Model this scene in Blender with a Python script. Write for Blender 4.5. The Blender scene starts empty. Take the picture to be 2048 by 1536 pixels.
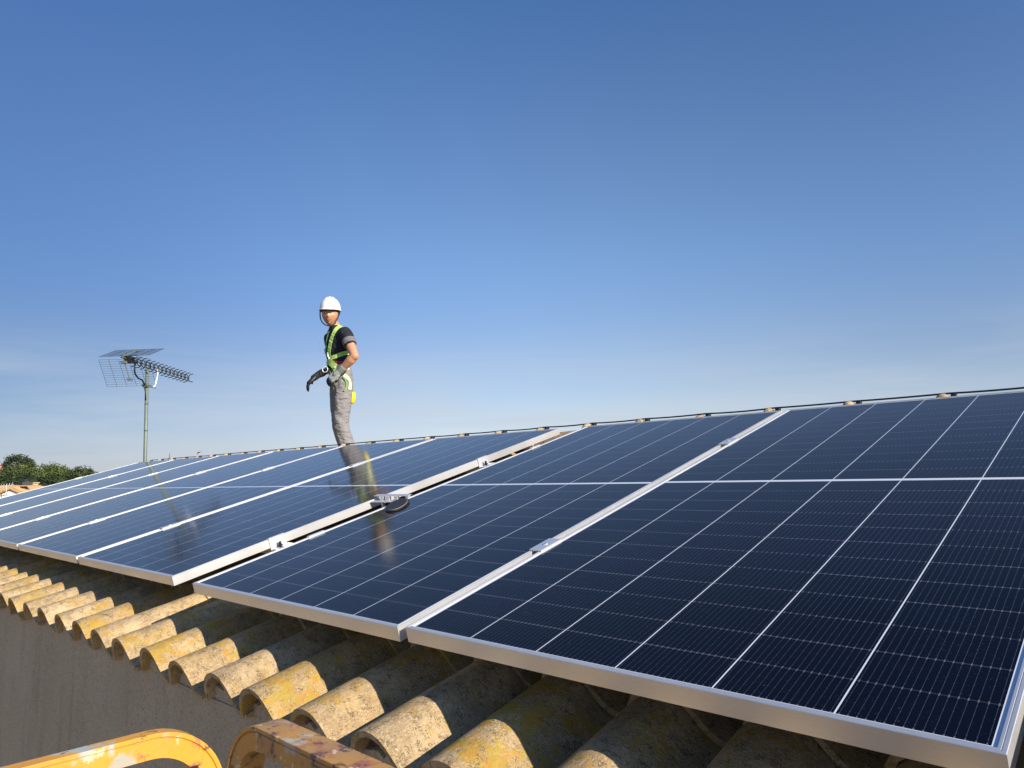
import bpy, bmesh, math, random
from mathutils import Vector, Matrix, noise
from mathutils.bvhtree import BVHTree
rnd = random.Random(7)
sc = bpy.context.scene
COL = sc.collection
R = math.radians

# ------------------------------------------------------------------ camera
Z0 = 4.60                                    # height of the panels' lower edge above the yard
ALPHA = R(15.87)                             # roof pitch
right = Vector((.72079104, .69293657, -.01729702)).normalized()
down = Vector((-.10469595, .08416883, -.99093611)).normalized()
fwd = Vector((-.6852, .71606879, .13321579)).normalized()
cam = bpy.data.cameras.new('camera'); cam_o = bpy.data.objects.new('camera', cam); COL.objects.link(cam_o)
m = Matrix.Identity(4)
for i in range(3):
    m[i][0] = right[i]; m[i][1] = -down[i]; m[i][2] = -fwd[i]
m.translation = Vector((1.32865, -1.02544, .32779 + Z0))
cam_o.matrix_world = m
cam.sensor_width = 36; cam.lens = 24.887; cam.clip_end = 5000; cam.clip_start = .02
sc.camera = cam_o

# ------------------------------------------------------------------ sun and sky
SUN = Vector((2.1, -.005, 1.03)).normalized()
SUN_EL = math.asin(SUN.z)
SUN_AZ = math.atan2(SUN.x, SUN.y)            # clockwise from +Y
sun = bpy.data.lights.new('sun', 'SUN'); sun.energy = 5.0; sun.angle = R(.5); sun.color = (1, .90, .76)
sun_o = bpy.data.objects.new('sun', sun); COL.objects.link(sun_o)
sun_o.rotation_euler = SUN.to_track_quat('Z', 'Y').to_euler(); sun_o.location = (20, 0, 20)

w = bpy.data.worlds.new('World'); sc.world = w; w.use_nodes = True
nt = w.node_tree; nt.nodes.clear()
out = nt.nodes.new('ShaderNodeOutputWorld'); bg = nt.nodes.new('ShaderNodeBackground')
sky = nt.nodes.new('ShaderNodeTexSky'); sky.sky_type = 'NISHITA'; sky.sun_disc = False
sky.sun_elevation = SUN_EL; sky.sun_rotation = SUN_AZ; sky.altitude = 200
sky.air_density = 1.0; sky.dust_density = .35; sky.ozone_density = 1.0
bg.inputs[1].default_value = .075
tc = nt.nodes.new('ShaderNodeTexCoord'); mp = nt.nodes.new('ShaderNodeMapping')
mp.inputs['Scale'].default_value = (1.6, 1.6, 16); mp.inputs['Rotation'].default_value = (0, R(4), 0)
nz = nt.nodes.new('ShaderNodeTexNoise'); nz.inputs['Scale'].default_value = 1.7; nz.inputs['Detail'].default_value = 7
nz.inputs['Roughness'].default_value = .55; nz.inputs['Distortion'].default_value = .5
nt.links.new(tc.outputs['Generated'], mp.inputs[0]); nt.links.new(mp.outputs[0], nz.inputs[0])
r1 = nt.nodes.new('ShaderNodeMapRange'); r1.inputs[1].default_value = .30; r1.inputs[2].default_value = .72
nt.links.new(nz.outputs[0], r1.inputs[0])
sp = nt.nodes.new('ShaderNodeSeparateXYZ'); nt.links.new(tc.outputs['Generated'], sp.inputs[0])
r2 = nt.nodes.new('ShaderNodeMapRange'); r2.inputs[1].default_value = .22; r2.inputs[2].default_value = .06
r2.interpolation_type = 'SMOOTHSTEP'
nt.links.new(sp.outputs[2], r2.inputs[0])
mu = nt.nodes.new('ShaderNodeMath'); mu.operation = 'MULTIPLY'
nt.links.new(r1.outputs[0], mu.inputs[0]); nt.links.new(r2.outputs[0], mu.inputs[1])
mu2 = nt.nodes.new('ShaderNodeMath'); mu2.operation = 'MULTIPLY'; mu2.inputs[1].default_value = .8
nt.links.new(mu.outputs[0], mu2.inputs[0])
mx = nt.nodes.new('ShaderNodeMix'); mx.data_type = 'RGBA'
mx.inputs[7].default_value = (5.3, 5.9, 6.7, 1)          # thin high cloud
# slight colour balance of the clear sky
cb = nt.nodes.new('ShaderNodeMix'); cb.data_type = 'RGBA'; cb.blend_type = 'MULTIPLY'; cb.inputs[0].default_value = 1
rmp = nt.nodes.new('ShaderNodeMapRange'); rmp.inputs[1].default_value = .0; rmp.inputs[2].default_value = .30; nt.links.new(sp.outputs[2], rmp.inputs[0])
tint = nt.nodes.new('ShaderNodeMix'); tint.data_type = 'RGBA'; tint.inputs[6].default_value = (.86, .93, 1.16, 1); tint.inputs[7].default_value = (1.0, 1.02, 1.12, 1)
nt.links.new(rmp.outputs[0], tint.inputs[0])
def skyramp(sock, lo, hi, stops, mode='EASE'):
    r_ = nt.nodes.new('ShaderNodeMapRange'); r_.inputs[1].default_value = lo; r_.inputs[2].default_value = hi; nt.links.new(sock, r_.inputs[0])
    cr = nt.nodes.new('ShaderNodeValToRGB'); nt.links.new(r_.outputs[0], cr.inputs[0]); e = cr.color_ramp.elements; cr.color_ramp.interpolation = mode
    while len(e) > 1: e.remove(e[0])
    for i, (p_, c_) in enumerate(stops):
        q_ = e[0] if i == 0 else e.new((p_ - lo) / (hi - lo)); q_.position = (p_ - lo) / (hi - lo); q_.color = (*c_, 1)
    return cr.outputs[0]
def mulc(a, b):
    x_ = nt.nodes.new('ShaderNodeMix'); x_.data_type = 'RGBA'; x_.blend_type = 'MULTIPLY'; x_.inputs[0].default_value = 1
    nt.links.new(a, x_.inputs[6]); nt.links.new(b, x_.inputs[7]); return x_.outputs[2]
# deeper blue overhead and away from the sun, paler near the horizon
zr_ = skyramp(sp.outputs[2], 0., .8, [(0., (1.28, 1.06, 1.06)), (.12, (1.22, 1.07, .99)), (.32, (1.06, 1.17, 1.24)), (.8, (.55, .95, 1.28))])
xr_ = skyramp(sp.outputs[0], -1., 1., [(-1., (.36, .45, .56)), (-.93, (.50, .58, .69)), (-.85, (.68, .75, .85)), (-.76, (.83, .89, .96)), (-.66, (.92, .97, 1.02)), (-.55, (.96, 1.0, 1.04)), (-.40, (.94, .99, 1.03)), (-.22, (.87, .93, 1.0)), (0., (.82, .89, .98)), (1., (.8, .88, .98))], 'LINEAR')
nt.links.new(mulc(mulc(tint.outputs[2], zr_), xr_), cb.inputs[7])
nt.links.new(sky.outputs[0], cb.inputs[6])
nt.links.new(mu2.outputs[0], mx.inputs[0]); nt.links.new(cb.outputs[2], mx.inputs[6])
nt.links.new(mx.outputs[2], bg.inputs[0]); nt.links.new(bg.outputs[0], out.inputs[0])

sc.view_settings.view_transform = 'Standard'; sc.view_settings.look = 'None'
sc.view_settings.exposure = .55; sc.view_settings.gamma = 1

# ------------------------------------------------------------------ node helpers
class NB:
    """small wrapper round a material's node tree"""
    def __init__(s, name):
        s.m = bpy.data.materials.new(name); s.m.use_nodes = True; s.t = s.m.node_tree
        s.b = s.t.nodes['Principled BSDF']
    def n(s, t, **k):
        x = s.t.nodes.new(t)
        for a, v in k.items(): setattr(x, a, v)
        return x
    def put(s, sock, v):
        if hasattr(v, 'is_output'): s.t.links.new(v, sock)
        else: sock.default_value = v
    def math(s, op, a, b=0.0, c=0.0, clamp=False):
        x = s.n('ShaderNodeMath', operation=op, use_clamp=clamp)
        s.put(x.inputs[0], a); s.put(x.inputs[1], b)
        if op in ('MULTIPLY_ADD', 'SMOOTH_MIN', 'COMPARE', 'WRAP'): s.put(x.inputs[2], c)
        return x.outputs[0]
    def rng(s, v, a, b, c=0., d=1.):
        x = s.n('ShaderNodeMapRange'); s.put(x.inputs[0], v)
        for i, q in enumerate((a, b, c, d)): s.put(x.inputs[i + 1], q)
        return x.outputs[0]
    def mix(s, f, a, b, mode='MIX'):
        x = s.n('ShaderNodeMix', data_type='RGBA', blend_type=mode)
        s.put(x.inputs[0], f); s.put(x.inputs[6], a); s.put(x.inputs[7], b); return x.outputs[2]
    def obj(s): return s.n('ShaderNodeTexCoord').outputs['Object']
    def geo(s): return s.n('ShaderNodeNewGeometry').outputs['Position']
    def noise(s, co, scale, det=4, rough=.55, dist=0., out='Fac'):
        x = s.n('ShaderNodeTexNoise'); s.t.links.new(co, x.inputs['Vector'])
        x.inputs['Scale'].default_value = scale; x.inputs['Detail'].default_value = det
        x.inputs['Roughness'].default_value = rough; x.inputs['Distortion'].default_value = dist
        return x.outputs[out]
    def vor(s, co, scale, out='Distance', feat='F1'):
        x = s.n('ShaderNodeTexVoronoi', feature=feat); s.t.links.new(co, x.inputs['Vector'])
        x.inputs['Scale'].default_value = scale; return x.outputs[out]
    def attr(s, name):
        return s.n('ShaderNodeAttribute', attribute_name=name).outputs['Fac']
    def set(s, color=None, rough=None, metal=None, ior=None, spec=None):
        if color is not None: s.put(s.b.inputs['Base Color'], color)
        if rough is not None: s.put(s.b.inputs['Roughness'], rough)
        if metal is not None: s.put(s.b.inputs['Metallic'], metal)
        if ior is not None: s.put(s.b.inputs['IOR'], ior)
        if spec is not None: s.put(s.b.inputs['Specular IOR Level'], spec)
        return s
    def bump(s, h, strength=.5, dist=.01):
        x = s.n('ShaderNodeBump'); x.inputs['Strength'].default_value = strength; x.inputs['Distance'].default_value = dist
        s.t.links.new(h, x.inputs['Height']); s.t.links.new(x.outputs[0], s.b.inputs['Normal']); return s

def c4(r, g=None, b=None):
    return (r, r if g is None else g, r if b is None else b, 1)

def plain(name, col, rough=.6, metal=0., var=.12, vs=8., bump=0., bs=60.):
    q = NB(name); co = q.obj(); n = q.noise(co, vs, 5)
    f = q.rng(n, .25, .75, 1 - var, 1 + var)
    q.set(q.mix(1., c4(*col), q.n('ShaderNodeCombineColor').outputs[0], 'MIX') if False else None)
    hv = q.n('ShaderNodeHueSaturation'); hv.inputs['Color'].default_value = c4(*col); q.t.links.new(f, hv.inputs['Value'])
    q.set(hv.outputs[0], rough, metal)
    if bump: q.bump(q.noise(co, bs, 4), bump, .003)
    return q.m

# ------------------------------------------------------------------ mesh helpers
def link(name, me, mat=None, parent=None, smooth=False):
    o = bpy.data.objects.new(name, me); COL.objects.link(o)
    if mat is not None:
        for q in (mat if isinstance(mat, (list, tuple)) else [mat]): me.materials.append(q)
    if parent is not None: o.parent = parent
    if smooth: me.polygons.foreach_set('use_smooth', [True] * len(me.polygons))
    return o
def mesh(name, v, f): 
    me = bpy.data.meshes.new(name); me.from_pydata([tuple(x) for x in v], [], f); me.update(); return me
def empty(name, loc=(0, 0, 0), rot=(0, 0, 0)):
    o = bpy.data.objects.new(name, None); COL.objects.link(o); o.location = loc; o.rotation_euler = rot
    o.empty_display_size = .1; return o
def tag(o, label, cat, group=None, kind=None):
    if label: o['label'] = label
    if cat: o['category'] = cat
    if group: o['group'] = group
    if kind: o['kind'] = kind
    return o
def copy_tree(o, parent=None):
    c = o.copy(); COL.objects.link(c); c.parent = parent
    for ch in [x for x in bpy.data.objects if x.parent == o]: copy_tree(ch, c)
    return c

class MB:
    """collects vertices and faces of one mesh"""
    def __init__(s): s.v = []; s.f = []; s.mi = []
    def add(s, v, f, mi=0):
        b = len(s.v); s.v += [Vector(x) for x in v]; s.f += [tuple(i + b for i in q) for q in f]; s.mi += [mi] * len(f)
    def box(s, a, b, mi=0, M=None):
        x0, y0, z0 = a; x1, y1, z1 = b
        v = [Vector(q) for q in ((x0, y0, z0), (x1, y0, z0), (x1, y1, z0), (x0, y1, z0), (x0, y0, z1), (x1, y0, z1), (x1, y1, z1), (x0, y1, z1))]
        if M is not None: v = [M @ q for q in v]
        s.add(v, [(0, 3, 2, 1), (4, 5, 6, 7), (0, 1, 5, 4), (1, 2, 6, 5), (2, 3, 7, 6), (3, 0, 4, 7)], mi)
    def tube(s, pts, r, n=8, mi=0, caps=True, closed=False, sec=None, up=None):
        """swept tube; r a number, list, or None with sec = list of (a, b) section points"""
        pts = [Vector(p) for p in pts]; N = len(pts)
        rs = r if isinstance(r, (list, tuple)) else [r] * N
        prev = None; rings = []
        for i, p in enumerate(pts):
            if closed: t = pts[(i + 1) % N] - pts[i - 1]
            else: t = pts[min(i + 1, N - 1)] - pts[max(i - 1, 0)]
            if t.length < 1e-9: t = Vector((0, 0, 1))
            t.normalize()
            if up is not None: a = Vector(up).cross(t)
            elif prev is None: a = t.cross(Vector((0, 0, 1)) if abs(t.z) < .9 else Vector((1, 0, 0)))
            else: a = prev - t * prev.dot(t)
            if a.length < 1e-6: a = t.orthogonal()
            a.normalize(); prev = a; b = t.cross(a)
            if sec: ring = [p + a * q[0] + b * q[1] for q in sec]
            else: ring = [p + (a * math.cos(k * 2 * math.pi / n) + b * math.sin(k * 2 * math.pi / n)) * rs[i] for k in range(n)]
            rings.append(ring)
        K = len(rings[0]); v = [q for ring in rings for q in ring]; f = []
        for i in range(N if closed else N - 1):
            j = (i + 1) % N
            for k in range(K): f.append((i * K + k, i * K + (k + 1) % K, j * K + (k + 1) % K, j * K + k))
        if caps and not closed:
            f.append(tuple(range(K - 1, -1, -1))); f.append(tuple((N - 1) * K + k for k in range(K)))
        s.add(v, f, mi)
    def ball(s, c, r, n=10, mi=0, M=None):
        """ellipsoid; r = (rx, ry, rz)"""
        if not isinstance(r, (list, tuple)): r = (r, r, r)
        v = []; f = []; c = Vector(c); h = n // 2 + 1
        for i in range(h + 1):
            th = math.pi * i / h
            for k in range(n):
                ph = 2 * math.pi * k / n
                q = Vector((r[0] * math.sin(th) * math.cos(ph), r[1] * math.sin(th) * math.sin(ph), r[2] * math.cos(th)))
                v.append(c + (M @ q if M is not None else q))
        for i in range(h):
            for k in range(n): f.append((i * n + k, (i + 1) * n + k, (i + 1) * n + (k + 1) % n, i * n + (k + 1) % n))
        s.add(v, f, mi)
    def make(s, name, mat=None, parent=None, smooth=False, merge=False):
        me = mesh(name, s.v, s.f)
        if merge:
            bm = bmesh.new(); bm.from_mesh(me); bmesh.ops.remove_doubles(bm, verts=bm.verts, dist=1e-5)
            bmesh.ops.recalc_face_normals(bm, faces=bm.faces); bm.to_mesh(me); bm.free()
        o = link(name, me, mat, parent, smooth)
        if not merge and any(s.mi): me.polygons.foreach_set('material_index', s.mi)
        return o

def remesh(mb, voxel, smooth_it=4, sf=.5):
    """one continuous skin round the collected volumes"""
    me = mesh('tmp', mb.v, mb.f); o = bpy.data.objects.new('tmp', me); COL.objects.link(o)
    md = o.modifiers.new('r', 'REMESH'); md.mode = 'VOXEL'; md.voxel_size = voxel
    if smooth_it:
        ms = o.modifiers.new('s', 'SMOOTH'); ms.iterations = smooth_it; ms.factor = sf
    dg = bpy.context.evaluated_depsgraph_get(); dg.update()
    res = bpy.data.meshes.new_from_object(o.evaluated_get(dg))
    bpy.data.objects.remove(o); bpy.data.meshes.remove(me)
    res.materials.clear()
    return res
def autosmooth(o, ang=35):
    me = o.data; me.polygons.foreach_set('use_smooth', [True] * len(me.polygons))
    bm = bmesh.new(); bm.from_mesh(me)
    for e in bm.edges:
        if len(e.link_faces) == 2 and e.calc_face_angle(0) > R(ang): e.smooth = False
    bm.to_mesh(me); bm.free()

CA, SA = math.cos(ALPHA), math.sin(ALPHA)
def P(u, v, n):                                # roof-plane coordinates -> world
    return Vector((u, v * CA - n * SA, v * SA + n * CA + Z0))
ROOF_M = Matrix.Translation((0, 0, Z0)) @ Matrix.Rotation(ALPHA, 4, 'X')

# ------------------------------------------------------------------ materials
def m_panel():
    q = NB('solar_cells'); co = q.obj(); W, L = 1.134, 2.278
    s = q.n('ShaderNodeSeparateXYZ'); q.t.links.new(co, s.inputs[0]); x, y = s.outputs[0], s.outputs[1]
    mX, mY, g = .0165, .0155, .0085; cw = (W - 2 * mX) / 6; ch = (L / 2 - g - mY) / 12
    cx = q.math('DIVIDE', q.math('SUBTRACT', x, mX), cw)
    fx = q.math('FRACT', cx); ix = q.math('FLOOR', cx)
    dcol = q.math('MULTIPLY', q.math('MINIMUM', fx, q.math('SUBTRACT', 1., fx)), cw)
    yy = q.math('SUBTRACT', q.math('ABSOLUTE', q.math('SUBTRACT', y, L / 2)), g)
    cy = q.math('DIVIDE', yy, ch); fy = q.math('FRACT', cy); iy = q.math('FLOOR', cy)
    side = q.math('SIGN', q.math('SUBTRACT', y, L / 2))
    drow = q.math('MULTIPLY', q.math('MINIMUM', fy, q.math('SUBTRACT', 1., fy)), ch)
    colline = q.math('LESS_THAN', dcol, .0013)
    outx = q.math('MAXIMUM', q.math('LESS_THAN', cx, 0.), q.math('GREATER_THAN', cx, 6.))
    outy = q.math('MAXIMUM', q.math('LESS_THAN', yy, 0.), q.math('GREATER_THAN', cy, 12.))
    white = q.math('MAXIMUM', colline, q.math('MAXIMUM', outx, outy))
    # which gap a point belongs to, for uneven gap brightness
    rid = q.n('ShaderNodeCombineXYZ'); q.t.links.new(ix, rid.inputs[0]); q.t.links.new(q.math('ROUND', cy), rid.inputs[1]); q.t.links.new(side, rid.inputs[2])
    wn = q.n('ShaderNodeTexWhiteNoise'); q.t.links.new(rid.outputs[0], wn.inputs[0])
    gapb = q.rng(wn.outputs[0], 0., 1., .25, 1.)
    row = q.math('MULTIPLY', q.math('LESS_THAN', drow, .0010), gapb)
    bx = q.math('FRACT', q.math('MULTIPLY', fx, 16.))
    db = q.math('MULTIPLY', q.math('ABSOLUTE', q.math('SUBTRACT', bx, .5)), cw / 16)
    bus = q.math('LESS_THAN', db, .00034)
    pad = q.math('MULTIPLY', q.math('LESS_THAN', db, .0009), q.math('LESS_THAN', drow, .0036))
    # small solder dots along the wires
    fd = q.math('FRACT', q.math('MULTIPLY', fy, 4.)); dd = q.math('LESS_THAN', q.math('ABSOLUTE', q.math('SUBTRACT', fd, .5)), .035)
    dot = q.math('MULTIPLY', q.math('MULTIPLY', dd, q.math('LESS_THAN', db, .0006)), .55)
    cid = q.n('ShaderNodeCombineXYZ'); q.t.links.new(ix, cid.inputs[0]); q.t.links.new(iy, cid.inputs[1]); q.t.links.new(side, cid.inputs[2])
    wc = q.n('ShaderNodeTexWhiteNoise'); q.t.links.new(cid.outputs[0], wc.inputs[0])
    cell = q.mix(wc.outputs[0], c4(.0012, .0012, .0024), c4(.0017, .0018, .0036))
    big = q.noise(co, 1.3, 3)
    cell = q.mix(q.rng(big, .35, .75), cell, c4(.0013, .0021, .0085))
    c = q.mix(bus, cell, c4(.045, .048, .068))
    c = q.mix(dot, c, c4(.09, .095, .115))
    c = q.mix(row, c, c4(.095, .10, .125))
    c = q.mix(pad, c, c4(.12, .125, .15))
    c = q.mix(white, c, c4(.62, .66, .72))
    # dust: a faint film and single specks
    geo = q.geo()
    v = q.n('ShaderNodeTexVoronoi'); q.t.links.new(geo, v.inputs['Vector']); v.inputs['Scale'].default_value = 34
    speck = q.math('MULTIPLY', q.math('LESS_THAN', v.outputs['Distance'], .022), q.math('GREATER_THAN', q.noise(geo, 7, 2), .50))
    v2 = q.n('ShaderNodeTexVoronoi'); q.t.links.new(geo, v2.inputs['Vector']); v2.inputs['Scale'].default_value = 150
    fine = q.math('MULTIPLY', q.math('LESS_THAN', v2.outputs['Distance'], .14), q.rng(q.noise(geo, 3, 4, .65), .40, .62))
    c = q.mix(q.math('MULTIPLY', fine, .4), c, c4(.12, .13, .16))
    c = q.mix(q.math('MULTIPLY', speck, .8), c, c4(.45, .45, .45))
    smear = q.rng(q.noise(geo, 5, 6, .75, 1.5), .66, .74)
    c = q.mix(q.math('MULTIPLY', smear, .016), c, c4(.45, .47, .52))
    film = q.rng(q.noise(geo, 2.2, 5, .6), .35, .8, .0, .004)
    c = q.mix(film, c, c4(.40, .42, .46))
    q.set(c, None, 0., 1.25)
    q.put(q.b.inputs['Sheen Weight'], .10); q.put(q.b.inputs['Sheen Roughness'], .25); q.put(q.b.inputs['Sheen Tint'], c4(.85, .92, 1.0))
    q.put(q.b.inputs['Roughness'], q.rng(q.noise(geo, 3, 4), .3, .7, .07, .115))
    q.bump(q.noise(geo, 260, 2), .02, .001)
    return q.m
def m_alu(name='aluminium', col=(.74, .74, .73), rough=.38, metal=.7):
    q = NB(name); co = q.obj()
    mp_ = q.n('ShaderNodeMapping'); q.t.links.new(co, mp_.inputs[0]); mp_.inputs['Scale'].default_value = (30, 4, 200)
    n = q.noise(mp_.outputs[0], 1.5, 4); k = q.noise(co, 3, 4)
    c = q.mix(q.rng(n, .3, .7), c4(*[a * .93 for a in col]), c4(*col))
    c = q.mix(q.rng(k, .62, .8, 0, .35), c, c4(.5, .47, .42))
    q.set(c, q.rng(k, .3, .7, rough - .06, rough + .1), metal); return q.m
def m_tile():
    q = NB('clay_tile'); co = q.geo(); t = q.attr('tint'); li = q.attr('lichen')
    big = q.noise(co, 9, 5, .6); fine = q.noise(co, 300, 4, .7); mid = q.noise(co, 85, 5, .7)
    c = q.mix(t, c4(.52, .345, .165), c4(.60, .45, .26))
    c = q.mix(q.rng(big, .38, .62), c, c4(.37, .265, .145))
    c = q.mix(q.rng(mid, .52, .72, 0, .65), c, c4(.56, .45, .30))
    c = q.mix(q.math('MULTIPLY', q.rng(q.math('ADD', q.math('MULTIPLY', fine, .55), q.math('MULTIPLY', q.noise(co, 45, 4, .7), .5)), .54, .61), .75), c, c4(.10, .075, .045))
    c = q.mix(q.rng(q.noise(co, 210, 3, .6), .58, .68, 0, .7), c, c4(.68, .58, .42))
    # grey-green and yellow lichen patches
    th = q.math('SUBTRACT', .630, q.math('MULTIPLY', li, .10))
    pa = q.noise(co, 13, 4, .65); pb = q.noise(co, 130, 4, .7)
    s = q.math('ADD', q.math('MULTIPLY', pa, .60), q.math('MULTIPLY', pb, .50))
    ye = q.rng(q.math('SUBTRACT', s, th), -.01, .035)
    c = q.mix(q.math('MULTIPLY', ye, .85), c, q.mix(q.rng(q.noise(co, 40, 2), .4, .6), c4(.50, .275, .04), c4(.44, .32, .055)))
    gp = q.rng(q.noise(co, 6.5, 6, .7, .3), .56, .68)
    gg = q.math('MULTIPLY', gp, q.rng(fine, .42, .58, .15, .8))
    c = q.mix(q.math('MULTIPLY', gg, .75), c, c4(.22, .20, .10))
    q.set(c, .9); q.put(q.b.inputs['Specular IOR Level'], .15)
    q.bump(q.math('ADD', q.math('MULTIPLY', fine, .6), q.math('ADD', mid, q.noise(co, 22, 3))), .8, .006); return q.m
def m_stucco():
    q = NB('grey_render'); co = q.geo()
    a = q.noise(co, 240, 3, .7); b = q.noise(co, 2.4, 5, .6); d = q.vor(co, 160)
    c = q.mix(q.rng(b, .3, .7), c4(.50, .40, .27), c4(.60, .485, .335))
    c = q.mix(q.rng(q.noise(co, 130, 4, .75), .50, .62, 0, .55), c, c4(.24, .195, .155))
    c = q.mix(q.rng(a, .58, .68, 0, .6), c, c4(.16, .13, .10))
    c = q.mix(q.rng(q.noise(co, 9, 6, .7), .64, .78, 0, .4), c, c4(.28, .24, .20))
    st = q.n('ShaderNodeMapping'); q.t.links.new(co, st.inputs[0]); st.inputs['Scale'].default_value = (9, 9, 1.1)
    c = q.mix(q.rng(q.noise(st.outputs[0], 1.0, 5, .65), .54, .72, 0, .38), c, c4(.27, .215, .15))
    c = q.mix(q.rng(q.noise(co, 3.2, 5, .7), .56, .66, 0, .25), c, c4(.62, .54, .42))
    q.set(c, .95); q.put(q.b.inputs['Specular IOR Level'], .15)
    q.bump(q.math('ADD', a, q.math('MULTIPLY', q.noise(co, 90, 3), .8)), .8, .006); return q.m
def m_yellow(name, dirty):
    q = NB(name); co = q.geo()
    base = q.mix(q.rng(q.noise(co, 14, 4), .3, .7), c4(.80, .37, .012), c4(.70, .30, .015))
    dull = q.mix(q.rng(q.noise(co, 16, 5), .35, .65), c4(.50, .25, .05), c4(.36, .22, .09))
    c = q.mix(dirty, base, dull)
    t = .61 - .055 * dirty
    c = q.mix(q.rng(q.noise(co, 15, 6, .72), t - .02, t + .04), c, c4(.36, .13, .08))
    c = q.mix(q.rng(q.noise(co, 9, 5, .6, .4), t - .01, t + .05), c, c4(.42, .42, .36))
    c = q.mix(q.rng(q.noise(co, 28, 5, .7, .2), t + .02, t + .06), c, c4(.62, .50, .30))
    c = q.mix(q.rng(q.noise(co, 7, 4, .6), .60, .64, 0, .9), c, c4(.36, .36, .31))
    c = q.mix(q.rng(q.noise(co, 44, 5, .75), t, t + .06, 0, .85), c, c4(.07, .055, .045))
    q.set(c, .55); q.bump(q.noise(co, 60, 5), .3, .003); return q.m

M_PANEL = m_panel(); M_ALU = m_alu(); M_CLAMP = m_alu('clamp_aluminium', (.72, .73, .75), .35, .6)
M_BACK = plain('panel_backsheet', (.12, .12, .12), .6)
M_TILE = m_tile(); M_STUCCO = m_stucco()
M_MORTAR = plain('mortar', (.16, .09, .06), .95, bump=.8, vs=30)
M_BLACK = plain('black_rubber', (.012, .012, .014), .5)
M_STEELD = plain('dark_steel', (.03, .03, .032), .45, .6)
M_GALV = plain('galvanised_steel', (.15, .188, .16), .55, .25, vs=20)
M_WHITEPL = plain('bright_metal', (.8, .8, .78), .3, .4)

# ------------------------------------------------------------------ ground (one sheet to the horizon)
def smooth(a, b, x):
    t = max(0, min(1, (x - a) / (b - a))); return t * t * (3 - 2 * t)
def gz(x, y):
    z = 4.25 * smooth(25, 95, -x + .1 * y)
    d = math.hypot(x, y)
    return z + .25 * noise.noise(Vector((x * .03, y * .03, 0))) * smooth(15, 60, d)
def build_ground():
    ax = [-3000, -1800, -1000, -600, -400, -300, -240] + [-200 + 10 * i for i in range(31)] + [120, 200, 400, 1000, 3000]
    v = [(x, y, gz(x, y)) for y in ax for x in ax]; n = len(ax)
    f = [(j * n + i, j * n + i + 1, (j + 1) * n + i + 1, (j + 1) * n + i) for j in range(n - 1) for i in range(n - 1)]
    q = NB('dry_ground'); co = q.geo(); a = q.noise(co, .06, 6, .6); b = q.noise(co, 1.5, 6, .7)
    c = q.mix(q.rng(a, .42, .6), c4(.24, .19, .12), c4(.10, .10, .05)); c = q.mix(q.rng(b, .4, .7, 0, .4), c, c4(.28, .23, .15))
    px = q.n('ShaderNodeSeparateXYZ'); q.t.links.new(co, px.inputs[0])
    dd = q.n('ShaderNodeVectorMath', operation='LENGTH'); q.t.links.new(co, dd.inputs[0])
    c = q.mix(q.rng(dd.outputs['Value'], 26, 32), c4(.30, .232, .150), c)
    q.set(c, .95).bump(b, .5, .05)
    o = link('ground', mesh('ground', v, f), q.m, smooth=True); o['kind'] = 'structure'
build_ground()

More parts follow.
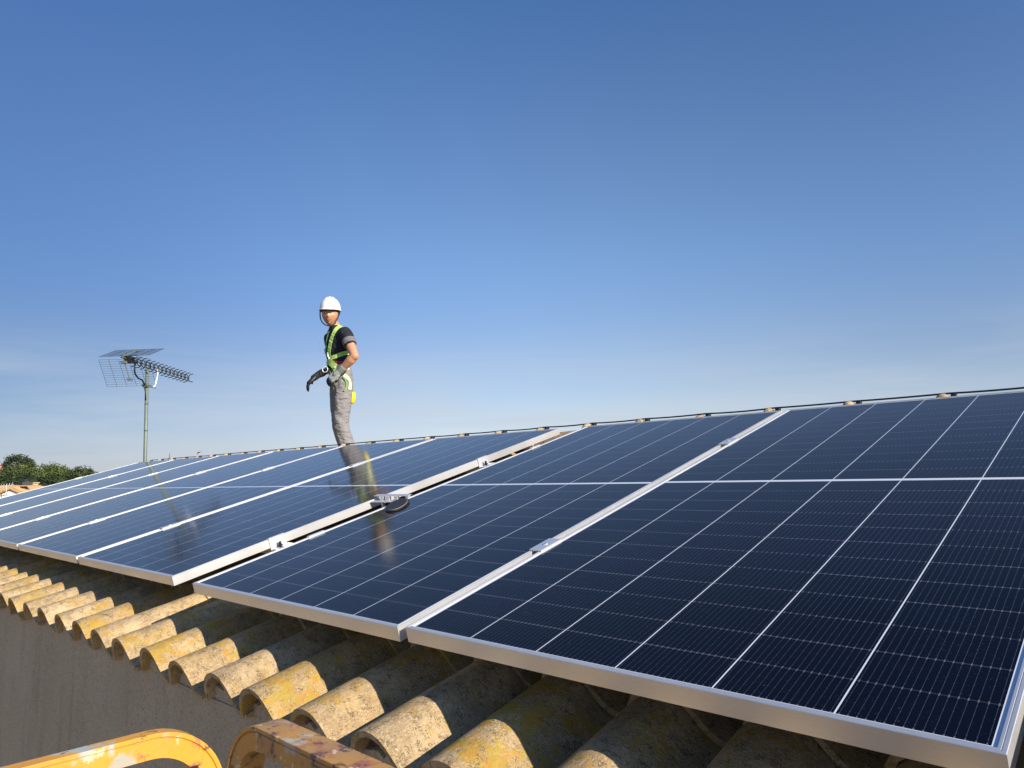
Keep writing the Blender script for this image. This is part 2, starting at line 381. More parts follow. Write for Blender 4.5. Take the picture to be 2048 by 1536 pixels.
# ------------------------------------------------------------------ house with tiled roof
PITCH = .235; U0 = -2.975; XL, XR = -8.72, 3.5; RIDGE_V = 2.42; CREST_N = -.125
def prof(x):
    """height of the tile's top face below its crest, x across from the crest"""
    pts = [(-.105, -.066), (-.098, -.044), (-.082, -.022), (-.058, -.008), (-.025, 0), (.0, -.0005), (.022, -.006), (.042, -.018), (.060, -.035), (.078, -.052), (.098, -.064), (.120, -.068), (.138, -.064)]
    return [(a_, b_ * 1.22) for a_, b_ in pts]
def eave_v(u): return -.190 + .0146 * (u - .1)
house = empty('tiled_house', (0, 0, 0))
tag(house, 'grey rendered house with an old lichen covered clay tile roof under the solar panels', 'house')
def build_roof():
    T = .013; pr = prof(0); V = []; F = []; tint = []; lich = []
    c0 = int(math.ceil((XL + .1 - U0) / PITCH)); c1 = int((XR - U0) / PITCH)
    rows = 7; ex = .385
    def one(uc, v0, v1, n0, n1, tv, lv, sideM):
        b = len(V); n = len(pr)
        rot = rnd.uniform(-.028, .028); hs = rnd.uniform(.94, 1.04)
        secs = [0, .03, .25, .5, .75, 1]
        for k in secs:
            v = v0 + (v1 - v0) * k; nn = n0 + (n1 - n0) * k; sc_ = (1.0 - .05 * k) * hs
            for (x, h) in pr:
                V.append(sideM(uc + x * sc_ + rot * (v - v0), v, nn + h * sc_))
            for (x, h) in pr:
                V.append(sideM(uc + x * sc_ * .90 + rot * (v - v0) + (.004 if x > .08 else 0), v, nn + h * sc_ - T))
        m_ = 2 * n
        for s in range(len(secs) - 1):
            o0 = b + s * m_; o1 = o0 + m_
            for i in range(n - 1):
                F.append((o0 + i, o0 + i + 1, o1 + i + 1, o1 + i))
                F.append((o0 + n + i, o1 + n + i, o1 + n + i + 1, o0 + n + i + 1))
            F.append((o0, o1, o1 + n, o0 + n)); F.append((o0 + n - 1, o0 + 2 * n - 1, o1 + 2 * n - 1, o1 + n - 1))
        for i in range(n - 1): F.append((b + i, b + n + i, b + n + i + 1, b + i + 1))
        cnt = len(V) - b; tint.extend([tv] * cnt); lich.extend([lv] * cnt)
    for c in range(c0, c1 + 1):
        uc = U0 + c * PITCH
        for r in range(rows):
            ev = eave_v(uc) if r == 0 else -.215
            v0 = ev + rnd.uniform(-.006, .006) if r == 0 else ev + r * ex + rnd.uniform(-.01, .01)
            v1 = -.215 + (r + 1) * ex + .05
            if r == rows - 1: v1 = min(v1, RIDGE_V - .02)
            du = rnd.uniform(-.006, .006); dn = rnd.uniform(-.003, .002)
            lv = rnd.random() ** 1.3
            one(uc + du, v0, v1, CREST_N + dn, CREST_N - .020 + dn, rnd.random(), lv, lambda u, v, n: P(u, v, n))
            # far slope, the same tiles mirrored about the ridge
            if r < rows:
                rv = RIDGE_V
                def back(u, v, n):
                    p = P(u, v, n); ry = P(0, rv, 0).y; return Vector((p.x, 2 * ry - p.y, p.z))
                one(uc + du, v0, v1, CREST_N + dn, CREST_N - .020 + dn, rnd.random(), lv, back)
    me = mesh('roof', V, F)
    a = me.attributes.new('tint', 'FLOAT', 'POINT'); a.data.foreach_set('value', tint)
    a = me.attributes.new('lichen', 'FLOAT', 'POINT'); a.data.foreach_set('value', lich)
    bm = bmesh.new(); bm.from_mesh(me); bmesh.ops.recalc_face_normals(bm, faces=bm.faces); bm.to_mesh(me); bm.free()
    roof = link('roof', me, M_TILE, house); autosmooth(roof, 40)
    # boards under the tiles so no light leaks between them
    d = MB(); ry = P(0, RIDGE_V, 0).y
    for s in (0, 1):
        pts = [P(XL + .05, -.10, -.235), P(XR, -.10, -.235), P(XR, RIDGE_V, -.235), P(XL + .05, RIDGE_V, -.235)]
        top = [p.copy() for p in pts]; bot = [p - Vector((0, 0, .03)) for p in pts]
        if s:
            for p in top + bot: p.y = 2 * ry - p.y
        d.add(top + bot, [(0, 1, 2, 3), (7, 6, 5, 4), (0, 4, 5, 1), (1, 5, 6, 2), (2, 6, 7, 3), (3, 7, 4, 0)])
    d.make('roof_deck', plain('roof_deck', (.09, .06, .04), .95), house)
    # ridge tiles
    rb = MB(); rt = []; rl = []; cv, cn = RIDGE_V, -.155
    bumps = [.593 - .3735 * i for i in range(-8, 26)]
    for i, ub in enumerate(bumps):
        if ub < XL or ub > XR: continue
        x0, x1 = max(ub - .3735 - .03, XL), ub + .012
        ring = []; K = 14; n0 = len(rb.v)
        for (x, rr, o_) in ((x0, .100, -.004), (x1 - .02, .108, 0), (x1, .108, 0)):
            for lay in (0, .014):
                for k in range(K + 1):
                    th = math.pi * k / K
                    p0 = P(0, cv, cn + o_); rb.v.append(Vector((x, p0.y - math.cos(th) * (rr - lay) * 1.15, p0.z + math.sin(th) * (rr - lay))))
        m_ = 2 * (K + 1)
        for s in range(2):
            for k in range(K):
                a_ = n0 + s * m_ + k; rb.f.append((a_, a_ + 1, a_ + m_ + 1, a_ + m_)); rb.mi.append(0)
                a_ += K + 1; rb.f.append((a_, a_ + m_, a_ + m_ + 1, a_ + 1)); rb.mi.append(0)
        for s in (0, 2):
            for k in range(K):
                a_ = n0 + s * m_ + k; rb.f.append((a_, a_ + K + 1, a_ + K + 2, a_ + 1)); rb.mi.append(0)
        t_ = rnd.random(); l_ = rnd.random() * .6
        rt += [t_] * (len(rb.v) - len(rt)); rl += [l_] * (len(rb.v) - len(rl))
        # raised knob at the overlap
        hgt = rnd.uniform(.034, .041); p = P(ub, cv, cn + .104)
        k0 = len(rb.v); rb.ball(p, (.031, .045, hgt), 12)
        for vv in rb.v[k0:]:
            d_ = noise.noise(vv * 40) * .004; vv.x += d_; vv.z += d_
        rt += [.9] * (len(rb.v) - len(rt)); rl += [0] * (len(rb.v) - len(rl))
    o = rb.make('ridge_tiles', M_TILE, house)
    a = o.data.attributes.new('tint', 'FLOAT', 'POINT'); a.data.foreach_set('value', rt)
    a = o.data.attributes.new('lichen', 'FLOAT', 'POINT'); a.data.foreach_set('value', rl)
    autosmooth(o, 40)
    return bumps
BUMPS = build_roof()
def build_walls():
    ry = P(0, RIDGE_V, 0).y; yf = -.105; yb = 2 * ry - yf
    zt = P(0, -.1, -.245).z; zr = P(0, RIDGE_V, -.26).z; x0, x1 = XL + .10, XR - .1
    # front wall as a fine sheet so its face is not perfectly flat, the rest plain
    b = MB(); th = .22
    fy = lambda x: yf + .0115 * (x - .1)
    nx, nz_ = 120, 36
    v = []; f = []
    zs = [0, 1.5, 3.0] + [3.3 + (zt - 3.3) * i / (nz_ - 3) for i in range(nz_ - 2)]
    for z in zs:
        for i in range(nx + 1):
            x = x0 + (x1 - x0) * i / nx
            v.append((x, fy(x) + .006 * noise.noise(Vector((x * 2.2, z * 2.2, 3))) + .002 * noise.noise(Vector((x * 11, z * 11, 1))), z))
    for j in range(len(zs) - 1):
        for i in range(nx): a = j * (nx + 1) + i; f.append((a, a + 1, a + nx + 2, a + nx + 1))
    b.add(v, f)
    b.box((x0, yf + .06, 0), (x1, yf + th, zt - .002))
    b.box((x0, yb - th, 0), (x1, yb, zt))
    for xa in (x0 + .001, x1 - th - .001):
        pts = [(yf + th, 0), (yb - th, 0), (yb - th, zt), (ry, zr), (yf + th, zt)]
        vv = [(xa, y, z) for y, z in pts] + [(xa + th, y, z) for y, z in pts]
        b.add(vv, [(4, 3, 2, 1, 0), (5, 6, 7, 8, 9)] + [(i, (i + 1) % 5, (i + 1) % 5 + 5, i + 5) for i in range(5)])
    o = b.make('wall', M_STUCCO, house, smooth=False); autosmooth(o, 30)
    # render carried up under each tile arch, ragged mortar just behind it
    def infill(name, mat, cap, setb, deep):
        g_ = MB(); n_ = int((x1 - x0 - .2) / .009); vv = []; ff = []
        for i in range(n_ + 1):
            x = x0 + .1 + i * .009; k = round((x - U0) / PITCH); lx = x - (U0 + k * PITCH)
            if lx > .138 - .001: lx -= PITCH
            pr = prof(0); h = pr[0][1]
            for (xa, ha), (xb, hb) in zip(pr, pr[1:]):
                if xa <= lx <= xb: h = ha + (hb - ha) * (lx - xa) / (xb - xa)
            if lx < pr[0][0]: h = -.080
            n = CREST_N + min(h - .024, cap * 1.1 + .010 * noise.noise(Vector((x * 60, cap * 90, 0))))
            y = fy(x) + setb; v = (y + n * SA) / CA; z = v * SA + n * CA + Z0
            vv += [(x, y, zt - .01), (x, y, z), (x, y + deep, z + .004), (x, y + deep, zt - .01)]
        for i in range(n_):
            for q_ in range(3): ff.append((i * 4 + q_, i * 4 + 4 + q_, i * 4 + 5 + q_, i * 4 + 1 + q_))
        g_.add(vv, ff); return g_
    gi = infill('a', None, -.060, 0.0, .012); o_ = gi.make('wall_infill', M_STUCCO, house); autosmooth(o_, 30)
    gi = infill('b', None, -.040, .013, .05); o_ = gi.make('mortar_bed', M_MORTAR, house); autosmooth(o_, 30)
    # mortar packed between wall head and tiles
    mb = MB(); c0 = int(math.ceil((XL + .2 - U0) / PITCH)); c1 = int((XR - .2 - U0) / PITCH)
    for c in range(c0, c1 + 1):
        uc = U0 + c * PITCH
        p = P(uc + .125, -.150, -.226); mb.ball(p, (.020, .022, .012), 8)
    for q in mb.v: q += Vector((noise.noise(q * 55), noise.noise(q * 55 + Vector((9, 0, 0))), noise.noise(q * 55 + Vector((0, 9, 0))))) * .007
    mb.box((x0 + .1, yf + .035, zt - .02), (x1 - .1, yf + .06, zt + .02))
    mm = remesh(mb, .011, 1, .3); link('mortar', mm, M_MORTAR, house)
    # dark mouths: lower edge of the deck hidden behind this
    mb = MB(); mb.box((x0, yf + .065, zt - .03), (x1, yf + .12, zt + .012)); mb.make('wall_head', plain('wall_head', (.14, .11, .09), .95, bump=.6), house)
build_walls()

# ------------------------------------------------------------------ solar panels
W, L, FH = 1.134, 2.278, .035
def make_panel():
    root = empty('solar_panel')
    prof_ = [(0, -FH), (0, -.0008), (.0008, 0), (.0052, 0), (.0056, -.0007), (.0066, -.0007), (.0070, 0), (.0102, 0), (.0112, -.0012), (.0112, -.0062), (.0016, -.0070), (.0016, -FH + .0016), (.028, -FH + .0016), (.028, -FH)]
    b = MB(); K = len(prof_); v = []
    for cx, cy, sx, sy in ((0, 0, 1, 1), (W, 0, -1, 1), (W, L, -1, -1), (0, L, 1, -1)):
        for d, n in prof_: v.append((cx + sx * d, cy + sy * d, n))
    f = []
    for c in range(4):
        e = (c + 1) % 4
        for k in range(K): f.append((c * K + k, e * K + k, e * K + (k + 1) % K, c * K + (k + 1) % K))
    b.add(v, f); fo = b.make('frame', M_ALU, root, merge=True)
    g = MB(); g.add([(.0105, .0105, -.0028), (W - .0105, .0105, -.0028), (W - .0105, L - .0105, -.0028), (.0105, L - .0105, -.0028)], [(0, 1, 2, 3)])
    g.make('glass', M_PANEL, root)
    h = MB(); h.box((.011, .011, -.0062), (W - .011, L - .011, -.0050)); h.make('backsheet', M_BACK, root)
    return root
G1, GAP, STEP = .022, .227, 1.1637
lefts = [0, -G1 - W]; base = -G1 - W - GAP - W
lefts += [base - k * STEP for k in range(6)]
labels = ['nearest solar panel, at the right edge, its dark cells and fine wires showing clearly',
          'second solar panel from the right, between the nearest panel and the wide dark gap',
          'solar panel just left of the wide dark gap, its bright right frame side showing',
          'solar panel fourth from the right, reflecting the legs of the worker',
          'solar panel fifth from the right, left of the one that reflects the worker',
          'solar panel third from the left end of the row, showing plain pale blue sky',
          'solar panel second from the left end of the row, behind the antenna mast reflection',
          'leftmost solar panel at the far end of the row, below the antenna mast']
proto = make_panel()
lefts.append(1.134 + .04); labels.append('unseen solar panel added beyond the right edge to shade the tiles under the nearest panel')  # extra panel out of view, added to keep sun off the tiles beside it
for i, u in enumerate(lefts):
    o = proto if i == 0 else copy_tree(proto)
    dv, dn = (0, 0) if i < 2 or i == 8 else (.0127, -.004)
    if i == 1: dv = -.006
    o.location = P(u, dv, dn); o.rotation_euler = (ALPHA + R(rnd.uniform(-.05, .05)) * (i > 1), R(rnd.uniform(-.03, .03)) * (i > 1), 0)
    tag(o, labels[i], 'solar panel', 'solar panels in a row along the roof')

# clamps
def clamp_mesh():
    root = empty('panel_clamp'); b = MB()
    b.box((-.022, -.045, .0006), (.022, .045, .0040)); b.box((-.010, -.035, -.034), (-.0075, .035, .0006)); b.box((.0075, -.035, -.034), (.010, .035, .0006))
    b.make('clamp_plate', M_CLAMP, root)
    b = MB(); b.tube([(0, 0, .0040), (0, 0, .0066)], .0065, 6); b.tube([(0, 0, .0066), (0, 0, .0067)], .0035, 6, mi=1)
    b.make('bolt', [M_CLAMP, M_STEELD], root); return root
def end_clamp_mesh(sgn):
    root = empty('end_clamp'); b = MB(); s = sgn
    def bx(x0, x1, y0, y1, z0, z1): b.box((min(s * x0, s * x1), y0, z0), (max(s * x0, s * x1), y1, z1))
    bx(-.012, .004, -.035, .035, .0006, .0042); bx(.0006, .0042, -.035, .035, -.045, .0006)
    bx(.0042, .045, -.028, .028, -.045, -.041)
    b.make('clamp_plate', M_CLAMP, root)
    b = MB(); b.tube([(s * .022, 0, -.041), (s * .022, 0, -.018)], .006, 6); b.tube([(s * .022, 0, -.035), (s * .022, 0, -.030)], .010, 6)
    b.make('bolt', M_STEELD, root); return root
mid = clamp_mesh()
first = [True]
seams = [(-.011, (.50, 1.675), 'between the two nearest panels')] + [(base + W - STEP * k - .015 - W + 0, (.43, 1.61), t) for k, t in enumerate((
    'on the seam left of the panel with the bright frame side', 'on the second seam left of the wide gap', 'on the third seam left of the wide gap',
    'on the fourth seam left of the wide gap', 'on the leftmost seam of the row'))]
for ui, (u, vs, t) in enumerate(seams):
    for k, v in enumerate(vs):
        o = mid if first[0] else copy_tree(mid); first[0] = False
        o.location = P(u, v + rnd.uniform(-.02, .02), 0 if ui == 0 else -.004); o.rotation_euler = (ALPHA, 0, 0)
        tag(o, ('lower' if k == 0 else 'upper') + ' silver clamp ' + t, 'clamp', 'clamps holding the panels')
eR = end_clamp_mesh(1); eL = end_clamp_mesh(-1); usedR = usedL = False
for (s, u, v, dn, lab) in ((1, base + W, .43, -.004, 'lower bright end clamp on the right side of the panel left of the wide gap'), (1, base + W, 1.63, -.004, 'upper bright end clamp on the right side of the panel left of the wide gap'),
                       (-1, -G1 - W, .475, 0, 'lower end clamp on the left edge of the panel right of the wide gap'), (-1, -G1 - W, 1.80, 0, 'upper end clamp on the left edge of the panel right of the wide gap'),
                       (-1, base - 5 * STEP, .43, -.004, 'lower end clamp on the far left edge of the panel row'), (-1, base - 5 * STEP, 1.60, -.004, 'upper end clamp on the far left edge of the panel row against the trees')):
    if s > 0: o = copy_tree(eR) if usedR else eR; usedR = True
    else: o = copy_tree(eL) if usedL else eL; usedL = True
    o.location = P(u, v, dn); o.rotation_euler = (ALPHA, 0, 0); tag(o, lab, 'clamp', 'end clamps of the panels')
# mounting rails under the panels (seen in the gap)
for k, (v, lab) in enumerate(((.45, 'lower aluminium mounting rail running under the panels'), (1.65, 'upper aluminium mounting rail running under the panels'))):
    b = MB(); b.box((XL + .25, v - .02, -.082), (2.3, v + .02, -.042)); o = b.make('mounting_rail', M_ALU); o.location = (0, 0, Z0); o.rotation_euler = (ALPHA, 0, 0)
    tag(o, lab, 'rail', 'mounting rails')
# open bracket standing in the gap
br = empty('rail_bracket', P(-1.30, .955, -.012), (ALPHA, 0, R(14)))
tag(br, 'open bright metal bracket of two thin plates in the gap between panels', 'bracket')
b = MB(); b.box((-.085, -.014, .016), (.110, .012, .0185)); b.make('top_plate', M_CLAMP, br)
b = MB(); b.box((-.085, -.040, -.004), (.165, -.012, -.0015)); b.make('lower_plate', M_CLAMP, br)
b = MB()
for x in (-.045, -.012, .035, .10):
    b = MB(); b.box((x, -.020, -.0015), (x + .016, -.004, .016)); b.make('spacer', M_CLAMP, br)
for x, w_ in ((-.035, .006), (.045, .015), (.09, .01)):
    b = MB(); b.box((x, -.030, -.045), (x + w_, -.014, -.004)); b.make('foot', M_CLAMP, br)
# dark round rubber pad lying on the panel edge
pd = empty('rubber_pad', P(-1.095, .835, .0030)); pd.rotation_euler = (Matrix.Rotation(ALPHA, 3, 'X') @ Matrix.Rotation(R(44), 3, 'Z')).to_euler()
tag(pd, 'thin dark oval rubber pad lying on the panel edge beside the bracket', 'pad')
b = MB(); pts = []; K = 40
for rr, z in ((.0, .0006), (.050, .0006), (.058, .0010), (.064, .0010), (.068, .0002), (.068, -.0022), (0, -.0022)):
    for k in range(K): pts.append((rr * math.cos(2 * math.pi * k / K) * .72, rr * math.sin(2 * math.pi * k / K) * 1.62, z))
b.add(pts, [(s * K + k, s * K + (k + 1) % K, (s + 1) * K + (k + 1) % K, (s + 1) * K + k) for s in range(6) for k in range(K)])
b.make('pad', plain('dark_rubber', (.018, .018, .020), .55, vs=20), pd, smooth=True)
b = MB(); b.tube([(.056 * .72 * math.cos(t * .1 - 2.2), .056 * 1.62 * math.sin(t * .1 - 2.2), .0012) for t in range(34)], .0015, 6); b.make('rim', plain('tan_cord', (.30, .21, .10), .8), pd)

# ridge cable with clips
cb_ = empty('ridge_cable', P(0, RIDGE_V + .03, .0)); tag(cb_, 'thin black cable sagging along the roof ridge between the tile knobs', 'cable')
b = MB(); pts = []
bs = sorted([u for u in BUMPS if XL < u < 3.4])
for i, u in enumerate(bs):
    pts.append(P(u + .02, RIDGE_V + .035, -.020))
    if i < len(bs) - 1:
        un = bs[i + 1]; s_ = rnd.uniform(.001, .005)
        for k in (.2, .4, .6, .8): pts.append(P(u + .02 + (un - u) * k, RIDGE_V + .035, -.020 - s_ * 4 * k * (1 - k)))
inv = Vector(cb_.location)
b.tube([p - inv for p in pts], .0044, 6); b.make('cable', M_BLACK, cb_, smooth=True)
b = None
for u in bs:
    b = MB(); p = P(u + .036, RIDGE_V + .02, -.026) - inv
    b.box((p.x - .006, p.y - .012, p.z - .010), (p.x + .012, p.y + .016, p.z + .007)); b.make('clip', M_BLACK, cb_)

# ------------------------------------------------------------------ yellow scaffold rails in the foreground
def hoop(name, path, sec, mat, label, bands):
    root = empty(name, path[0]); inv_ = Vector(path[0])
    b = MB(); b.tube([Vector(p) - inv_ for p in path], None, sec=sec, up=None); o = b.make('rail', mat, root); autosmooth(o, 30)
    bev = o.modifiers.new('b', 'BEVEL'); bev.width = .0012; bev.segments = 2; bev.limit_method = 'ANGLE'; bev.angle_limit = R(50)
    tag(root, label, 'guard rail', 'yellow scaffold guard rails'); return root
def arc(c, r, a0, a1, n, ax1, ax2):
    return [Vector(c) + (Vector(ax1) * math.cos(R(a0 + (a1 - a0) * i / n)) + Vector(ax2) * math.sin(R(a0 + (a1 - a0) * i / n))) * r for i in range(n + 1)]
def rect(a, b_): return [(-a, -b_), (a, -b_), (a, b_), (-a, b_)]
# rail running towards the wall, bent down at its wall end
zL = Z0 - .046; xL_ = .189
p = [Vector((xL_, -2.6, zL))] + [Vector((xL_, -2.5 + .19 * i, zL)) for i in range(10)]
p = [q for q in p if q.y < -.70] + arc((xL_, -.612, zL - .095), .095, 90, 0, 14, (0, 1, 0), (0, 0, 1))
p += [Vector((xL_, -.517, zL - .095 - d)) for d in (.3, .8, 1.6, 2.6, 4.42)]
SECL = [(a_, -b_) for a_, b_ in ((-.011, -.0175), (.011, -.0175), (.011, .0085), (.0088, .0090), (.0088, .0108), (.0120, .0112), (.0120, .0175), (-.0120, .0175), (-.0120, .0112), (-.011, .0108))]
hoop('guard_rail', p, SECL, m_yellow('yellow_paint', .40), 'bright yellow bent guard rail at the bottom left corner, in front of the grey wall', None)
zR = Z0 + .0145; yR = -.562
p = [Vector((.388, yR, .02))] + [Vector((.388, yR, z)) for z in (1.5, 3, 4, 4.4)] + arc((.460, yR, zR - .072), .072, 180, 90, 12, (1, 0, 0), (0, 0, 1))
p += [Vector((x, yR, zR)) for x in (.6, .8, 1.0, 1.25, 1.6)] + [Vector((1.7, yR, zR - .06)), Vector((1.74, yR, zR - .2)), Vector((1.74, yR, 3)), Vector((1.74, yR, .02))]
SECR = [(-.018, -.0145), (.018, -.0145), (.018, .0090), (.0195, .0095), (.0195, .0145), (-.0195, .0145), (-.0195, .0095), (-.0165, .0090), (-.0165, .0075), (-.018, .0070)]
hoop('guard_rail', p, SECR, m_yellow('worn_yellow_paint', .95), 'worn and rust stained yellow guard rail below the clay tiles, right of the other rail', None)
# unseen plank platform, added to darken the light bounced onto the near panel frames
pf = empty('added_platform', (1.35, -1.25, Z0 - 1.25)); tag(pf, 'unseen brown plank platform added in front of the wall to darken light on the panel frames', 'scaffold', 'added platform at the eave')
for k in range(6):
    b = MB(); b.box((-1.15, -.75 + k * .235, 0), (1.25, -.75 + k * .235 + .225, .045)); b.make('plank', plain('added_plank', (.10, .065, .04), .9, vs=6, var=.4), pf)
for x_ in (-.9, 1.0):
    b = MB(); b.tube([(x_, -.8, -.03), (x_, .70, -.03)], .024, 8); b.make('bearer', M_GALV, pf)
    for y_ in (-.72, .62): b = MB(); b.tube([(x_, y_, -.03), (x_, y_, -Z0 + 1.25)], .024, 8); b.make('leg', M_GALV, pf)
# small rusty bracket on the wall
b = MB(); b.box((-.012, -.05, -.05), (.012, 0, .012)); b.box((-.05, -.006, -.05), (.012, 0, -.03)); o = b.make('wall_bracket', plain('rust', (.13, .05, .03), .9, bump=.5))
o.location = (-.58, -.105, Z0 - .44); tag(o, 'small rusty steel bracket on the grey wall behind the yellow rail', 'bracket')

# ------------------------------------------------------------------ television antenna on its mast
def build_antenna():
    ms = empty('antenna_mast', (-9.07, 2.535, 3.3)); tag(ms, 'grey green steel mast standing up behind the far end of the panels', 'mast')
    inv_ = ms.location.copy(); top = Vector((-8.893, 2.438, 1.93 + Z0)); bot = Vector((-9.12, 2.562, .1 + Z0))
    ft = bot + (bot - top) * .7
    b = MB(); b.tube([ft - inv_, top - inv_], .0235, 14); b.make('pole', M_GALV, ms, smooth=True)
    for k in (.30, .52, .80):
        b = MB(); c = top.lerp(bot, k * .9); d = (top - bot).normalized() * .004; b.tube([c - d - inv_, c + d - inv_], .0255, 14); b.make('joint_band', M_STEELD, ms)
    for z in (3.5, 4.2):
        b = MB(); c = ft + (top - ft) * ((z - ft.z) / (top.z - ft.z)); b.box((c.x - .03, c.y - .02, z - .02), (XL + .12, c.y + .02, z + .02), M=Matrix.Translation(-inv_)); b.make('wall_bracket', M_GALV, ms)
    an = empty('television_antenna', (-8.893, 2.438, 1.93 + Z0)); tag(an, 'television aerial with wire mesh reflector and a row of dark cross elements', 'antenna')
    A = an.location.copy(); r0 = Vector((-8.525, 2.007, 1.975 + Z0)); r1 = Vector((-9.512, 3.245, 1.922 + Z0))
    bd = (r1 - r0).normalized(); s = Vector((-bd.y, bd.x, 0)).normalized(); s = -s if s.dot(Vector((.72, .69, 0))) < 0 else s
    up = Vector((0, 0, 1)); T = Matrix.Translation(-A)
    L_ = (r1 - r0).length
    b = MB(); b.tube([r0 - A, r1 - A], .010, 4); b.make('boom', M_GALV, an)
    # cross shaped directors
    for k in range(14):
        c = r0 + bd * (.30 + k * (L_ - .32) / 13.) - A; b = MB()
        for sg in (1, -1):
            for sz in (1, -1):
                pts = []
                for t in range(7):
                    a = t / 6; pts.append(c + s * sg * (.008 + .068 * a ** 2.2) + up * sz * (.010 + .050 * math.sin(a * math.pi / 2) ** .8))
                b.tube(pts, .0062, 6)
        b.tube([c - s * .010, c + s * .010], .016, 6)
        b.make('director', M_STEELD, an, smooth=True)
    # feed box
    c = r0 + bd * .14 - A; b = MB(); M3 = Matrix.Translation(c) @ Matrix((list(bd) + [0], list(s) + [0], [0, 0, 1, 0], [0, 0, 0, 1])).transposed() if False else None
    e = [bd, s, up]
    def ob(b, c, hx, hy, hz):
        v = [c + e[0] * hx * a + e[1] * hy * q + e[2] * hz * z for a in (-1, 1) for q in (-1, 1) for z in (-1, 1)]
        b.add(v, [(0, 1, 3, 2), (4, 6, 7, 5), (0, 4, 5, 1), (2, 3, 7, 6), (0, 2, 6, 4), (1, 5, 7, 3)])
    ob(b, c, .07, .03, .04); b.make('dipole_box', M_BLACK, an)
    b = MB()
    for sg in (1, -1):
        for sz in (1, -1): b.tube([c + s * sg * .03, c + s * sg * .12 + up * sz * .03, c + s * sg * .10 + up * sz * .055, c + up * sz * .05], .006, 6)
    b.make('dipole', M_STEELD, an)
    # mesh reflectors
    h = r0 - A + bd * .02
    for nm, d1, rows_, off in (('upper', bd * .34 + up * .16, 12, .02), ('lower', bd * .20 - up * .32, 12, -.02)):
        b = MB(); o_ = h + up * off; HW = .34
        for i in range(rows_ + 1):
            t = (i / rows_)
            b.tube([o_ + d1 * t - s * HW, o_ + d1 * t + s * HW], .0016, 5)
        for j in range(6): 
            x = -HW + 2 * HW * j / 5; b.tube([o_ + s * x, o_ + d1 + s * x], .0020, 5)
        b.make('reflector', M_STEELD, an)
        b = MB(); b.tube([o_, o_ + d1 * .75], .008, 4); ob(b, o_ + d1 * .75, .02, .03, .012); ob(b, o_ + d1 * .12, .02, .03, .016); b.make('reflector_arm', M_GALV, an)
    # U bracket
    b = MB(); g1 = r0 + bd * .26; g2 = r0 + bd * .78
    pts = [g1 - up * .01]; 
    cl = top.lerp(bot, .135)
    pts += [g1 - up * .12, g1 - up * .17 + (g2 - g1) * .04, g1 - up * .21 + (g2 - g1) * .16, g1.lerp(g2, .35) - up * .225, cl + Vector((.02, -.03, 0)), cl + bd * .10]
    b.tube([q - A for q in pts], .011, 8); b.make('support_arm', M_STEELD, an, smooth=True)
    b = MB(); b.tube([cl + bd * .14 - A, cl + bd * .19 + up * .03 - A, g2 - up * .10 - A, g2 - A], [.010, .014, .009, .007], 8); b.make('support_arm', M_WHITEPL, an, smooth=True)
    b = MB(); ob(b, cl - A, .05, .035, .018); b.tube([cl - A - bd * .05, cl - A + bd * .20], .009, 6); b.make('mast_clamp', M_GALV, an)
    b = MB(); cc = cl - A; b.tube([cc - bd * .12 + up * -.005, cc - bd * .05 - up * .04, cc - bd * .02 - up * .12, cc - up * .2 + (bot - top) * .0], .006, 6); b.make('cable', M_BLACK, an, smooth=True)
build_antenna()

# ------------------------------------------------------------------ the worker on the far slope
def cloth(name, col, rough=.9, fold=.5):
    q = NB(name); co = q.obj(); a = q.noise(co, 9, 5, .6, .8); b_ = q.noise(co, 400, 2)
    mp_ = q.n('ShaderNodeMapping'); q.t.links.new(co, mp_.inputs[0]); mp_.inputs['Scale'].default_value = (1, 1, 2.4)
    f = q.noise(mp_.outputs[0], 11, 3, .5, .6)
    c = q.mix(q.rng(a, .3, .7), c4(*[x * .88 for x in col]), c4(*[min(1, x * 1.1) for x in col]))
    q.set(c, rough); q.put(q.b.inputs['Specular IOR Level'], .2)
    q.bump(q.math('ADD', q.math('MULTIPLY', f, 1.), q.math('MULTIPLY', b_, .03)), fold, .03); return q.m
def fold_mesh(me, amp, sz=(12, 12, 20)):
    for v in me.vertices:
        p_ = Vector((v.co.x * sz[0], v.co.y * sz[1], v.co.z * sz[2] + v.co.x * 22)); p_ += Vector((1, 1, 1)) * noise.noise(v.co * 9) * .9
        v.co += v.normal * (noise.noise(p_) * amp + noise.noise(p_ * 2.3) * amp * .4)
def limb(b, pts, rad, n=12):
    """tapered rounded limb through points; radii may be (across, along) ellipses"""
    b.tube(pts, rad, n)
    for q, r_ in zip(pts, rad): b.ball(q, r_, n)
def esec(b, secs, ax, ay, n=20):
    """stack of elliptical sections: (centre, half width, half depth)"""
    v = []; f = []
    for c, hw, hd in secs:
        for k in range(n):
            t = 2 * math.pi * k / n; v.append(Vector(c) + ax * hw * math.cos(t) + ay * hd * math.sin(t))
    for i in range(len(secs) - 1):
        for k in range(n): f.append((i * n + k, i * n + (k + 1) % n, (i + 1) * n + (k + 1) % n, (i + 1) * n + k))
    f.append(tuple(range(n - 1, -1, -1))); f.append(tuple((len(secs) - 1) * n + k for k in range(n)))
    b.add(v, f)

